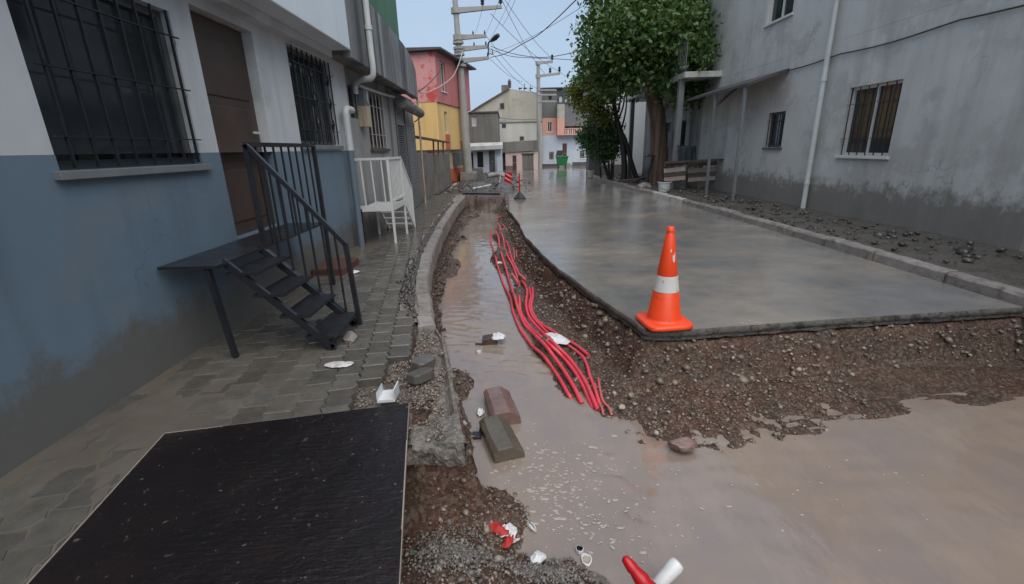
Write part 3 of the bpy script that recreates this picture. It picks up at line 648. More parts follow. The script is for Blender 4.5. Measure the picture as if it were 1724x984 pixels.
for a, b in (((0, 0), (0, 2.44)), ((0, 2.44), (1.25, 2.44)), ((1.25, 2.44), (1.25, 0)), ((1.25, 0), (0, 0))):
    pa = Vector((A.x, A.y))+e2*a[0]+e1*a[1]; pb = Vector((A.x, A.y))+e2*b[0]+e1*b[1]
    for k in range(10):
        p = pa.lerp(pb, k/10); q_ = pa.lerp(pb, (k+1)/10)
        ed.bar((p.x, p.y, .118), (q_.x, q_.y, .118), .005, .021)
ed.build('edge', m_plyedge, brd)

# ------------------------------------------------------------------ red conduits
def zz(seq, ox, oy, s): return [(ox+x/s, oy+y/s) for x, y in seq]
up8 = lambda q_: zz(q_, 780, 360, 8.2); dn4 = lambda q_: zz(q_, 740, 480, 4.1)
def smooth_path(P, k=6):
    P = [Vector(p) for p in P]; out = []
    for i in range(len(P)-1):
        a, b, c, d = P[max(i-1, 0)], P[i], P[i+1], P[min(i+2, len(P)-1)]
        for j in range(k):
            t = j/k; out.append(.5*((2*b)+(c-a)*t+(2*a-5*b+4*c-d)*t*t+(3*b-a-3*c+d)*t**3))
    return out+[P[-1]]
PIPES = [
 ('leftmost red conduit of the bundle, its lower end dipping into the water first', up8([(385, 225), (380, 380), (410, 480), (445, 600), (475, 720), (520, 870), (560, 984)])+dn4([(490, 90), (510, 190), (560, 310), (640, 420), (710, 480), (770, 560), (830, 650), (880, 740), (910, 788)]), .021),
 ('second red conduit from the left in the bundle lying in the trench', up8([(445, 240), (488, 340), (500, 450), (540, 600), (580, 720), (620, 870), (652, 984)])+dn4([(522, 90), (546, 180), (592, 280), (662, 350), (740, 430), (800, 510), (870, 610), (930, 710), (982, 818)]), .023),
 ('third red conduit from the left, curving through the middle of the bundle', up8([(495, 210), (548, 330), (562, 400), (570, 480), (620, 600), (690, 730), (740, 870), (772, 984)])+dn4([(552, 90), (562, 190), (622, 290), (702, 360), (792, 440), (862, 510), (932, 600), (987, 690), (1062, 858)]), .023),
 ('fourth red conduit from the left, pressed against the third at its lower end', up8([(600, 380), (640, 500), (662, 600), (705, 700), (770, 830), (822, 940)])+dn4([(590, 0), (606, 50), (597, 130), (614, 210), (655, 270), (722, 340), (806, 420), (888, 500), (958, 590), (1018, 690), (1090, 862)]), .023),
 ('red conduit bending right beyond the plastic wrap and down to the pipe ends', dn4([(620, 20), (630, 80), (620, 150), (645, 222), (700, 285), (765, 345), (860, 400), (940, 455), (990, 500), (1020, 560), (1038, 630), (1062, 690), (1092, 780), (1112, 852)]), .020),
 ('rightmost long red conduit, cut off halfway on the gravel bank', dn4([(642, 20), (646, 80), (634, 150), (664, 230), (724, 285), (784, 322), (862, 370), (950, 422), (1030, 487)]), .021),
 ('short red conduit stub against the gravel at the far end of the bundle', up8([(688, 470), (706, 555), (705, 640)]), .020),
 ('shortest red conduit stub, right of the other stub at the far end', up8([(733, 510), (738, 605)]), .020),
 ('thin pale red ribbed hose at the lower right end of the pipes', dn4([(1095, 640), (1108, 720), (1128, 800), (1170, 850), (1188, 900)]), .012),
 ('thin pale hose looping between the lower pipe ends', dn4([(1075, 690), (1095, 790), (1120, 850), (1130, 895)]), .011)]
for i, (lab, pth, r) in enumerate(PIPES):
    pth = [(v.x, v.y) for v in smooth_path([(x, y, 0) for x, y in pth], 6)]; r *= .82
    nP = len(pth); out = []
    for k, (x, y) in enumerate(pth):
        base = G(x, y, -.46); hh = float(hfun(np.array([base.x]), np.array([base.y]), False)[0])
        z = -.46
        for _ in range(4):
            p_ = G(x, y, z); hh = float(hfun(np.array([p_.x]), np.array([p_.y]), False)[0]); z = .5*z+.5*(max(hh, WATER-.005)+r*1.25)
        z += .003*sin(i*2.3+k*.5)+(.016 if i in (1, 3) else 0)
        if i < 5 and k > nP-8: z -= .05*(1-(nP-1-k)/7)
        out.append(G(x, y, z))
    zs = [p.z for p in out]; zs = [max(zs[max(0, k-3):k+4])*.5+.5*sum(zs[max(0, k-4):k+5])/len(zs[max(0, k-4):k+5]) for k in range(nP)]
    sp = [G(x, y, z) for (x, y), z in zip(pth, zs)]; rad = r
    if i >= 8: rad = [r*(1+.22*(j % 2)) for j in range(len(sp))]
    mbp = MB(); mbp.tube(sp, rad, 10)
    tag(mbp.build('conduit', m_conduit_old if i >= 6 else m_conduit, smooth=True), lab, 'pipe', 'red conduits lying in the trench')
# short broken bits at the far end of the bundle
for k, (a, b, lab) in enumerate([((835, 369), (851, 364), 'pale red pipe scrap lying across the top end of the bundle'), ((838, 376), (846, 392), 'broken red pipe scrap poking from the gravel at the top of the bundle'), ((846, 378), (856, 392), 'red pipe scrap, right one of two slanting at the top of the bundle'), ((862, 462), (872, 477), 'red pipe scrap on the gravel right of the bundle, halfway down'), ((873, 462), (885, 472), 'short red pipe scrap nearest the earth wall, halfway down')]):
    t_ = MB().tube(smooth_path([G(a[0], a[1], -.37), G((a[0]+b[0])/2, (a[1]+b[1])/2-1, -.36), G(b[0], b[1], -.38)], 4), .022, 8)
    tag(t_.build('pipe_scrap', m_conduit_old, smooth=True), lab, 'pipe', 'broken pipe scraps in the trench')
def crumple(name, c, size, mat, label, cat, seed=0, flat=.35, n=14, rz=0):
    rs = np.random.RandomState(seed); a = np.linspace(-1, 1, n); X, Y = np.meshgrid(a, a)
    r = np.maximum(np.abs(X), np.abs(Y)); ph = np.arctan2(Y, X)
    k = 1+.25*fbm(np.cos(ph)*1.5+seed, np.sin(ph)*1.5, 3, seed); rr = np.hypot(X, Y)+1e-9
    sx = X/rr*r*k*size[0]; sy = Y/rr*r*k*size[1]
    Z = size[2]*(.5*(1-r**2)+.75*np.abs(fbm(X*1.7+seed, Y*1.7, 3, seed+5))+.10*fbm(X*5, Y*5, 2, seed+9))
    Z = Z-Z.min()*.6
    co, si = cos(rz), sin(rz)
    o = obj_np(name, np.stack([c.x+sx*co-sy*si, c.y+sx*si+sy*co, c.z+Z], -1).reshape(-1, 3), grid_faces(n, n), mat)
    so = o.modifiers.new('thick', 'SOLIDIFY'); so.thickness = .003; sb = o.modifiers.new('smooth', 'SUBSURF'); sb.levels = sb.render_levels = 1
    return tag(o, label, cat)
crumple('plastic_wrap', G(936, 572, -.42), (.10, .17, .06), m_plastic, 'clear plastic film wrapped over two red conduits', 'plastic', 3, rz=.6)
crumple('plastic_scrap', G(840, 444, -.455), (.07, .06, .05), m_plastic, 'bright white plastic scrap lying across the far red pipes', 'plastic', 5)

# ------------------------------------------------------------------ things lying in the water
def kerb_block(a, b, lift, tilt, mat, label):
    a = G(a[0], a[1], -.455)-Vector((0, 0, .015)); b = G(b[0], b[1], -.455)-Vector((0, 0, .015)); d = (b-a); L = d.length; d.normalize(); u_ = Vector((d.y, -d.x, 0))
    if u_.x < 0: u_ = -u_
    rot = Matrix.Rotation(tilt, 3, d); u_ = rot@u_; w_ = d.cross(u_); w_ = w_ if w_.z > 0 else -w_
    d = (d+Vector((0, 0, lift))).normalized()
    prof_ = [(-.108, -.10), (.108, -.10), (.108, .012), (.035, .075), (-.075, .082), (-.108, .058)]
    mb = MB(); V = []; K = 8
    for k in range(K+1):
        c = a+d*(L*k/K)
        for p in prof_: V.append(c+u_*(p[0]+random.gauss(0, .0016))+w_*(p[1]+random.gauss(0, .0016)))
    n_ = 6; F = [(k*n_+m, k*n_+(m+1) % n_, (k+1)*n_+(m+1) % n_, (k+1)*n_+m) for k in range(K) for m in range(n_)]+[tuple(range(n_))[::-1], tuple(K*n_+m for m in range(n_))]
    mb.add(V, F); o = mb.build('kerb_block', mat, bevel=.008); return tag(o, label, 'kerb stone', 'kerb stones dumped in the water')
kerb_block((836, 662), (853, 708), .03, .12, m_blockr, 'reddish chamfered kerb stone lying in the water behind the brown one')
kerb_block((831, 711), (858, 766), -.02, .10, m_blockg, 'brown grey chamfered kerb stone lying in the water, nearer one of the two')
bx = MB(); c = G(803, 735, -.50)
bx.hexa([c+Vector(v) for v in ((-.035, -.04, -.04), (.035, -.035, -.04), (.04, .03, -.04), (-.03, .03, -.04), (-.04, -.045, .025), (.032, -.04, .02), (.036, .028, .02), (-.03, .03, .026))])
bx.hexa([c+Vector(v) for v in ((.0, .035, -.04), (.055, .03, -.04), (.06, .045, -.04), (.005, .05, -.04), (.02, .05, .05), (.05, .1, .10), (.06, .11, .10), (.03, .07, .05))])
tag(bx.build('broken_box', m_rubber, bevel=.004), 'small black broken plastic box half sunk left of the kerb stones', 'box')
crumple('plastic_rag', G(809, 697, -.50), (.035, .05, .07), m_plastic, 'white plastic rag standing out of the water behind the small black box', 'plastic', 8, n=12)
cr_ = empty('crate', G(824, 576, -.5), 'dark brown tray wrapped in white plastic drifting in mid trench', 'crate')
p0 = G(824, 578, -.49); tr_ = MB()
tr_.hexa([p0+Vector(v) for v in ((-.07, -.04, -.03), (.08, -.02, -.03), (.08, .10, -.03), (-.07, .09, -.03), (-.075, -.045, .055), (.085, -.02, .075), (.085, .11, .075), (-.075, .09, .055))])
tr_.bar(p0+Vector((-.15, .0, .0)), p0+Vector((-.06, -.02, -.005)), .03, .02)
tr_.build('body', m_brown, cr_, bevel=.006)
o = crumple('wrapping', G(838, 568, -.44), (.085, .10, .05), m_plastic, None, None, 12, n=12); o.parent = cr_; o.location = -WL[cr_.name]
ball = MB().lathe([(.0, -.03), (.025, -.02), (.032, .0), (.025, .02), (.0, .03)], G(806, 594, -.495), 12)
tag(ball.build('ball', m_film, smooth=True), 'small pale grey ball floating below the dark tray', 'ball')
rg = empty('rag', G(845, 905, -.47), 'red and white plastic bag crumpled on the bank near the bottom', 'bag')
for c_, s_, m_, sd in ((G(834, 890, -.44), (.085, .040, .05), m_ragred, 21), (G(852, 896, -.45), (.042, .05, .045), m_plastic, 22), (G(856, 913, -.455), (.024, .055, .035), m_ragred, 23), (G(862, 902, -.455), (.022, .045, .035), m_plastic, 24)):
    o = crumple('fold', c_, s_, m_, None, None, sd, n=14, rz=-.4); o.parent = rg; o.location = -WL[rg.name]
crumple('plastic_scrap', G(905, 941, -.47), (.045, .035, .035), m_plastic, 'torn white plastic scrap on the grey gravel at the bottom', 'plastic', 31, rz=.7)
crumple('plastic_scrap', G(868, 910, -.48), (.03, .012, .015), m_film, 'narrow pale strip beside the red and white bag', 'plastic', 35, rz=.5)
# bottle remains
p0 = G(893, 886, -.490); bt = MB()
for d0 in (-.012, .012):
    bt.tube(smooth_path([p0+Vector((-.035+d0*.3, .045, 0)), p0+Vector((d0*.9, .012, .007)), p0+Vector((.012+d0, -.015, .006)), p0+Vector((.028+d0*.2, -.042, 0))], 4), [.002]*4+[.0045]*6+[.002]*3, 6)
bt.tube([p0+Vector((-.03, .038, -.006)), p0+Vector((0, 0, -.004)), p0+Vector((.026, -.036, -.006))], [.004, .011, .005], 8)
tag(bt.build('bottle', m_film, smooth=True), 'crushed clear bottle floating close to the red and white bag', 'bottle')
p0 = G(984, 940, -.494)
cup = empty('cup', p0, 'torn white plastic cup with a dark opening floating near the bottom', 'cup')
kk = 10; ring = lambda r_, z, c_, e_: [c_+Vector((r_*cos(2*pi*i/kk)*(1+.12*sin(i*2.1)), r_*e_*sin(2*pi*i/kk)*(1+.1*cos(i*1.7)), z+.003*sin(i*3))) for i in range(kk)]
q1 = MB(); c2_ = p0+Vector((.008, -.012, 0))
q1.add(ring(.026, -.01, c2_, 1.35)+ring(.028, .008, c2_, 1.35)+ring(.023, .010, c2_, 1.35)+ring(.020, .001, c2_, 1.35), [(r_*kk+i, r_*kk+(i+1) % kk, (r_+1)*kk+(i+1) % kk, (r_+1)*kk+i) for r_ in range(3) for i in range(kk)]); q1.build('rim', m_plastic, cup, smooth=True)
q1 = MB(); q1.add(ring(.0205, .002, c2_, 1.35), [tuple(range(kk))]); q1.build('side', M('muddy_film', (.30, .25, .19), (.38, .33, .26), 30, .2, None, .3), cup)
q1 = MB(); c3_ = p0+Vector((-.018, .045, .004)); q1.add(ring(.018, .012, c3_, .9)+ring(.015, -.004, c3_, .9), [(i, (i+1) % kk, kk+(i+1) % kk, kk+i) for i in range(kk)]+[tuple(range(kk, 2*kk))]); q1.build('opening', m_rubber, cup)
q1 = MB(); q1.add(ring(.022, -.006, c3_, .95)+ring(.021, .012, c3_, .95)+ring(.0185, .013, c3_, .92), [(r_*kk+i, r_*kk+(i+1) % kk, (r_+1)*kk+(i+1) % kk, (r_+1)*kk+i) for r_ in range(2) for i in range(kk)]); q1.build('lip', m_plastic, cup, smooth=True)
# foam
def foam_pts():
    out = []
    def blob(n, cx, cy, sx, sy):
        for _ in range(n): out.append((random.gauss(cx, sx), random.gauss(cy, sy)))
    blob(150, .2, 2.45, .17, .2); blob(120, .35, 2.1, .28, .2); blob(60, .5, 2.5, .25, .25); blob(90, .18, 2.45, .14, .16); blob(70, .30, 2.15, .2, .16); blob(40, .55, 1.95, .2, .15); blob(14, -.1, 2.3, .08, .15); blob(16, .1, 2.9, .12, .2); blob(30, 1.6, 2.3, .6, .25)
    return out
fo = MB()
for (x, y) in foam_pts():
    if float(hfun(np.array([x]), np.array([y]), False)[0]) > WATER-.03: continue
    s_ = min(.011, random.lognormvariate(-5.5, .45))*(1.5 if random.random() < .12 else 1); an = random.gauss(0, .5); el = random.uniform(1.2, 2.6); k = 7
    ring = [(x+s_*(el*cos(t)*cos(an)-sin(t)*sin(an)), y+s_*(el*cos(t)*sin(an)+sin(t)*cos(an)), WATER+.0015) for t in [2*pi*i/k+random.uniform(-.3, .3) for i in range(k)]]
    fo.add(ring+[(x, y, WATER+.005)], [(i, (i+1) % k, k) for i in range(k)])
tag(fo.build('foam', m_foam), kind='stuff')
# red post and white tube at the bottom right
b0 = DY(1132, 1040, 1.30); t0 = DY(1050, 938, 1.42)
ax = (b0-t0).normalized(); pp = []; rr = []
for s_, r_ in ((0, .006), (.006, .016), (.03, .021), (.05, .024), (.06, .022), (.09, .029), (.11, .032), (.12, .029), (.16, .036), (.3, .042), (.5, .045)):
    pp.append(t0+ax*s_); rr.append(r_)
pp.append(pp[-1]+Vector((.05, -.02, -.4))); rr.append(.05)
tag(MB().tube(pp, rr, 16).build('barrier_post', m_redplastic, smooth=True), 'glossy red plastic barrier post leaning out of the trench at the bottom right', 'post')
b0 = DY(1085, 1010, 1.55); t0 = DY(1138, 952, 1.62); ax = (t0-b0).normalized()
tag(MB().tube([b0-ax*.5+Vector((0, 0, -.25)), b0, b0.lerp(t0, .5), t0, t0+ax*.016, t0+ax*.022], [.014, .018, .030, .036, .03, .008], 16).build('white_tube', m_plastic, smooth=True), 'white plastic tube sticking up beside the red post at the bottom right', 'tube')

# ------------------------------------------------------------------ traffic cone and other signs
def cone():
    c = G(1117, 543, .012); t = empty('traffic_cone', c, 'orange traffic cone with one white band on the asphalt corner', 'traffic cone')
    h = .84; rb = .150; rt = .027; N_ = 40
    base = MB(); K = 40; s_ = .205
    def ring(s, z, e=.16):
        out = []
        for k in range(K):
            a = 2*pi*k/K; cx, sy = cos(a), sin(a); p = 5.0
            r = s/((abs(cx)**p+abs(sy)**p)**(1/p)); rot = .12
            x, y = r*cx, r*sy; out.append((c.x+x*cos(rot)-y*sin(rot), c.y+x*sin(rot)+y*cos(rot), c.z+z))
        return out
    V = ring(s_*.98, 0)+ring(s_, .006)+ring(s_*.985, .028)+ring(s_*.93, .036)+[(c.x+rb*1.12*cos(2*pi*k/K), c.y+rb*1.12*sin(2*pi*k/K), c.z+.042) for k in range(K)]
    base.add(V, [(r*K+k, r*K+(k+1) % K, (r+1)*K+(k+1) % K, (r+1)*K+k) for r in range(4) for k in range(K)]+[tuple(range(K))[::-1], tuple(range(4*K, 5*K))])
    base.build('base', m_cone, t, smooth=True)
    def R(z): return rb+(rt-rb)*(z/h)
    MB().lathe([(R(0)+.012, .04), (R(.05)+.003, .05), (R(.06), .06), (R(.29), .29), (R(.297)-.003, .295), (R(.43)-.003, .435), (R(.44), .44), (R(.775), .775), (R(.78)-.003, .782), (R(.80)-.004, .80), (R(.80)+.001, .804), (rt+.002, h-.006), (rt-.004, h), (rt-.012, h-.004), (rt-.013, h-.06)], c, N_).build('body', m_cone, t, smooth=True)
    MB().lathe([(R(.297)-.003, .2975), (R(.297)+.0008, .298), (R(.432)+.0008, .432), (R(.433)-.003, .4325)], c, N_).build('white_band', m_reflect, t, smooth=True)
    # peeling sticker scraps on the upper body
    for (pa, z0, w_, h_) in ((-1.20, .585, .34, .06), (-1.62, .65, .16, .025), (-1.02, .615, .12, .05)):
        sc_ = MB(); n1 = 7; V = []
        for i in range(n1):
            a = pa-w_/2+w_*i/(n1-1)
            for k in range(2):
                z = z0+(k-.5)*h_*(1 if 0 < i < n1-1 else .4)+random.uniform(-.007, .007); r_ = R(z)+.0015
                V.append((c.x+r_*cos(a), c.y+r_*sin(a), c.z+z))
        sc_.add(V, [(2*i, 2*i+2, 2*i+3, 2*i+1) for i in range(n1-1)]); sc_.build('sticker', m_reflect, t)
cone()
c = G(875, 335, 0); t = empty('flexible_post', c, 'thin red flexible post on a black rubber foot at the asphalt edge', 'post')
MB().lathe([(.21, 0), (.21, .03), (.19, .05), (.10, .14), (.05, .20), (.03, .21)], c, 6).build('foot', m_rubber, t)
MB().lathe([(.028, .2), (.026, .24), (.024, .72), (.02, .76), (.008, .775)], c, 12).build('tube', m_redplastic, t, smooth=True)
c = G(853, 314, .02); t = empty('warning_panel', c, 'red and white warning panel standing askew at the far end of the trench', 'warning sign')
tilt = Vector((.18, .0, 1)).normalized(); uu = Vector((1, .25, -.18)).normalized(); nn = uu.cross(tilt)
def pl(a, b, d=0): return c+uu*a+tilt*b+nn*d
def slab(mb, pts, d0, d1):
    A_ = [pl(a, b, d0) for a, b in pts]; B_ = [pl(a, b, d1) for a, b in pts]; k = len(pts)
    mb.add(A_+B_, [tuple(range(k))[::-1], tuple(range(k, 2*k))]+[(i, (i+1) % k, k+(i+1) % k, k+i) for i in range(k)])
m1 = MB(); slab(m1, [(-.14, .04), (.16, .04), (.16, .56), (-.14, .56)], -.012, .012); m1.build('panel', m_redplastic, t)
m1 = MB()
for k in range(3): slab(m1, [(-.12, .14+k*.17), (.14, .02+k*.17+.02), (.14, .075+k*.17), (-.12, .175+k*.17)], .0125, .0155)
m1.build('stripe', m_reflect, t)
m1 = MB(); slab(m1, [(-.34, .0), (-.30, .0), (-.30, .5), (-.34, .5)], -.01, .01); slab(m1, [(-.36, .42), (-.16, .38), (-.16, .52), (-.36, .50)], .012, .02); m1.build('side_arm', m_film, t)

# ------------------------------------------------------------------ facades
class Face:
    def __init__(s, O, U, N_): s.O = Vector(O); s.U = Vector(U).normalized(); s.N = Vector(N_).normalized()
    def p(s, u, z, d=0): return s.O+s.U*u+Vector((0, 0, z))+s.N*d
    def box(s, mb, u0, u1, z0, z1, d0, d1, mi=0):
        return mb.hexa([s.p(u0, z0, d0), s.p(u1, z0, d0), s.p(u1, z0, d1), s.p(u0, z0, d1), s.p(u0, z1, d0), s.p(u1, z1, d0), s.p(u1, z1, d1), s.p(u0, z1, d1)], mi)
    def wall(s, mb, u0, u1, z0, z1, ops=(), deep=4, rev=.14, mi=0):
        us = sorted({u0, u1}|{v for o in ops for v in o[:2]}); zs = sorted({z0, z1}|{v for o in ops for v in o[2:4]})
        for a, b in zip(us[:-1], us[1:]):
            for c, d in zip(zs[:-1], zs[1:]):
                m_ = ((a+b)/2, (c+d)/2)
                if any(o[0] < m_[0] < o[1] and o[2] < m_[1] < o[3] for o in ops): continue
                mb.add([s.p(a, c), s.p(b, c), s.p(b, d), s.p(a, d)], [(0, 1, 2, 3)], mi)
        for a, b, c, d in [o[:4] for o in ops]:
            F_ = [(a, c), (b, c), (b, d), (a, d)]
            mb.add([s.p(x, y) for x, y in F_]+[s.p(x, y, -rev) for x, y in F_], [(i, (i+1) % 4, 4+(i+1) % 4, 4+i) for i in range(4)], mi)
        e = -deep
        for q_ in ([(u0, z0, 0), (u0, z0, e), (u0, z1, e), (u0, z1, 0)], [(u1, z0, 0), (u1, z0, e), (u1, z1, e), (u1, z1, 0)], [(u0, z1, 0), (u1, z1, 0), (u1, z1, e), (u0, z1, e)], [(u0, z0, e), (u1, z0, e), (u1, z1, e), (u0, z1, e)]):
            mb.add([s.p(*v) for v in q_], [(0, 1, 2, 3)], mi)
        return mb
    def window(s, parent, u0, u1, z0, z1, fm=None, rec=.09, div=1, fw=.05, sill=True, bars=0, bm=None, pane=None, grid=0):
        f = MB(); fm = fm or m_frame
        s.box(f, u0, u1, z0, z0+fw, -rec-.03, -rec+.02); s.box(f, u0, u1, z1-fw, z1, -rec-.03, -rec+.02)
        s.box(f, u0, u0+fw, z0+fw, z1-fw, -rec-.03, -rec+.02); s.box(f, u1-fw, u1, z0+fw, z1-fw, -rec-.03, -rec+.02)
        for k in range(1, div+1):
            if k <= div-0 and div > 0 and k < div+1 and div != 0 and k != div+1 and k <= div: 
                if k == div: break
                x = u0+(u1-u0)*k/div; s.box(f, x-fw*.4, x+fw*.4, z0+fw, z1-fw, -rec-.028, -rec+.018)
        w_ = f.build('window', fm, parent)
        p_ = MB(); s.box(p_, u0+fw*.5, u1-fw*.5, z0+fw*.5, z1-fw*.5, -rec-.06, -rec-.015); p_.build('pane', pane or m_glass, w_)
        if sill:
            k_ = MB(); s.box(k_, u0-.05, u1+.05, z0-.05, z0-.003, -.1, .045); k_.build('sill', fm if sill is True else sill, w_, bevel=.004)
        if bars:
            g_ = MB()
            for k in range(bars):
                x = u0+(u1-u0)*(k+.5)/bars; g_.bar(s.p(x, z0+.01, .02), s.p(x, z1-.01, .02), .014)
            for k in range(max(2, grid)):
                z = z0+(z1-z0)*(k+.5)/max(2, grid); g_.bar(s.p(u0+.003, z, .024), s.p(u1-.003, z, .024), .018, .008)
            g_.build('grille', bm or m_black, w_)
        return w_
    def door(s, parent, u0, u1, z0, z1, mat, rec=.1, panels=2, name='door'):
        d = MB(); s.box(d, u0+.01, u1-.01, z0+.003, z1-.01, -rec-.05, -rec)
        w_ = d.build(name, mat, parent)
        pn = MB()
        for k in range(panels):
            a = z0+.12+(z1-z0-.2)*k/panels; b = z0+.12+(z1-z0-.2)*(k+1)/panels-.08
            s.box(pn, u0+.1, u1-.1, a, b, -rec-.003, -rec+.012)
        if panels: pn.build('panel', mat, w_, bevel=.006)
        h_ = MB(); h_.bar(s.p(u1-.1, (z0+z1)/2, -rec+.0), s.p(u1-.1, (z0+z1)/2, -rec+.05), .02); h_.bar(s.p(u1-.1, (z0+z1)/2, -rec+.05), s.p(u1-.2, (z0+z1)/2, -rec+.05), .02); h_.build('handle', m_frame, w_)
        return w_

WX = -2.4
FL = Face((WX, 0, 0), (0, 1, 0), (1, 0, 0))   # u = Y on the left side
# --- house 1, grey blue and white, nearest on the left
h1 = empty('house', (WX, 4, 0), 'nearest house on the left, grey blue below and white above, with barred window', 'house')
ops = [(5.62, 6.86, 1.60, 2.67), (2.55, 3.75, 1.45, 2.5)]; dop = (4.0, 4.9, .80, 2.62)
lo = MB(); FL.wall(lo, -6, 7.5, 0, 1.53, [(4.0, 4.9, .80, 1.53), (2.55, 3.75, 1.45, 1.53)], 5); lo.build('lower_wall', m_bluewall, h1, fix=False)
hi = MB(); FL.O.x = WX-.004; FL.wall(hi, -6, 7.497, 1.531, 2.80, [(5.62, 6.86, 1.60, 2.67), (2.55, 3.75, 1.531, 2.5), (4.0, 4.9, 1.531, 2.62)], 5); FL.O.x = WX
hi.build('upper_wall', m_whitewall, h1, fix=False)
par = MB(); FL.box(par, -6, 6.73, 2.79, 6.3, -4.5, .36); par.build('upper_storey', m_whiteband, h1, bevel=.01)
cb = MB(); FL.box(cb, -6, 6.7, 2.70, 2.787, -.02, .12); cb.build('cornice', m_whitewall, h1)
FL.window(h1, 5.62, 6.86, 1.60, 2.67, m_dkgrey, bars=9, grid=3, sill=m_louver)
FL.window(h1, 2.55, 3.75, 1.45, 2.5, m_dkgrey, bars=8, grid=3, sill=m_louver)
FL.door(h1, 4.0, 4.9, .80, 2.62, m_brown, rec=.1, panels=3)
# scrolls in the grille of the visible window
for zc in (1.85, 2.12, 2.4):
    for uc in (6.15, 6.62):
        MB().tube([FL.p(uc+.06*cos(a_)*(1-a_/14), zc+.09*sin(a_)*(1-a_/14), .034) for a_ in np.linspace(0, 9, 22)], .007, 5).build('grille_scroll', m_black, h1)
pb = MB().tube(smooth_path([AX(606, 180, -2.32), AX(592, 180, -2.31), AX(583, 186, -2.30), AX(580, 200, -2.29), AX(590, 250, -2.29)], 5), .045, 12)
dp = empty('drain_pipe', (-2.3, 7.2, 0), 'thick drain pipe with an elbow on the corner of the grey blue house', 'pipe')
b_ = AX(588, 245, -2.29); MB().tube([(-2.29, b_.y, .08), (-2.29, b_.y, 1.53)], .046, 12).build('lower_pipe', m_bluepvc, dp, smooth=True)
MB().tube(smooth_path([(-2.29, b_.y, 1.532), (-2.29, b_.y, 1.95), (-2.29, b_.y+.02, 2.06), (-2.29, b_.y+.1, 2.1), (-2.30, b_.y+.34, 2.1)], 5), .05, 12).build('elbow', m_pvc, dp, smooth=True)

# black stair to the door of house 1
st = empty('stair', (-1.5, 3.4, .1), 'black steel stair with a barred railing at the left edge', 'stair')
def sx_(x): return .10+(-1.33-x)*1.05  # height of the string at x
for Y in (3.14, 3.62):
    mbs = MB(); mbs.bar((-1.34, Y, .12), (-2.02, Y, .80), .03, .05); mbs.bar((-1.34, Y, .03+.12), (-1.34, Y, .10), .03)
    if Y > 3.5: mbs.bar((-1.30, Y+.03, .10), (-1.98, Y+.03, .76), .025, .04)
    mbs.build('stringer', m_black, st)
trd = MB()
for k in range(4):
    x = -1.42-.16*k; z = .2+.165*k; MB_ = MB(); MB_.box(x-.11, x+.11, 3.12, 3.64, z, z+.02); MB_.build('tread', m_black, st)
MB().box(-2.38, -1.98, 3.0, 4.9, .78, .80).build('landing', m_black, st)
rl = MB(); Y = 3.64
rl.bar((-1.30, Y, .10), (-1.33, Y, .80), .034); rl.bar((-1.33, Y, .80), (-1.98, Y, 1.58), .034); rl.bar((-1.98, Y, .78), (-1.98, Y, 1.58), .034); rl.bar((-1.98, 3.64, 1.58), (-1.98, 4.9, 1.58), .034); rl.bar((-1.98, 4.9, .1), (-1.98, 4.9, 1.58), .034)
rl.build('handrail', m_black, st)
for k in range(6):
    x = -1.40-.095*k; z = .80+(-1.33-x)*1.2; MB().bar((x, Y, sx_(x)-.02), (x-.008, Y, z), .014).build('baluster', m_black, st)
for k in range(8):
    y = 3.78+.14*k; MB().bar((-1.98, y, .80), (-1.98, y, 1.57), .014).build('baluster', m_black, st)
for Y, x in ((3.14, -1.36), (3.05, -2.02)):
    MB().bar((x, Y, .09), (x-.06, Y, .34 if x > -1.5 else .78), .034).build('leg', m_black, st)
MB().bar((-1.40, 3.2, .16), (-1.40, 3.6, .16), .022).build('tie_bar', m_black, st)
stp = MB(); c = G(605, 452, .1); stp.box(-2.38, -2.0, c.y-.35, c.y+.25, .06, .19); tag(stp.build('step', m_rust, bevel=.012), 'low reddish step against the grey blue wall behind the black stair', 'step')
crumple('paper_scrap', G(598, 459, .11), (.06, .05, .04), m_plastic, 'crumpled white paper scrap on the pavement near the black stair', 'litter', 41)
crumple('plastic_scrap', G(572, 615, .11), (.10, .05, .025), m_film, 'flat pale plastic scrap on the mud at the left edge', 'plastic', 43)

# --- house 2, bare grey with stained parapet
h2 = empty('house', (WX, 10, 0), 'bare grey house with a dark stained overhanging parapet, second on the left', 'house')
wl2 = MB(); FL.O.x = WX-.02; WOP = (8.50, 9.66, 1.56, 2.52)
FL.wall(wl2, 7.502, 12.62, 0, 2.74, [WOP, (10.62, 11.44, .1, 2.12), (7.6, 7.95, 2.02, 2.5)], 5); wl2.build('wall', m_greywall, h2, fix=False)
wv = FL.window(h2, *WOP, fm=m_brown, rec=.09, div=3, fw=.07, bars=5, bm=m_wireW, sill=m_brown)
FL.window(h2, 7.6, 7.95, 2.02, 2.5, m_brown, sill=False, bars=2, grid=2)
fr_ = MB(); FL.box(fr_, 10.62, 10.68, .1, 2.12, -.06, .012); FL.box(fr_, 11.38, 11.44, .1, 2.12, -.06, .012); FL.box(fr_, 10.68, 11.38, 2.06, 2.12, -.06, .012); FL.box(fr_, 10.68, 11.38, .1, .16, -.06, .012)
ld = fr_.build('shutter_door', m_louver, h2)
slm = None
for k in range(42):
    z = .20+k*.0445
    s_ = MB(); s_.hexa([FL.p(10.69, z, -.035), FL.p(11.37, z, -.035), FL.p(11.37, z+.012, -.03), FL.p(10.69, z+.012, -.03), FL.p(10.69, z-.02, -.005), FL.p(11.37, z-.02, -.005), FL.p(11.37, z-.008, .0), FL.p(10.69, z-.008, .0)])
    s_.build('slat', m_louver, ld)
bk = MB(); FL.box(bk, 10.64, 11.42, .12, 2.1, -.12, -.06); bk.build('backing', m_darkbase, ld)
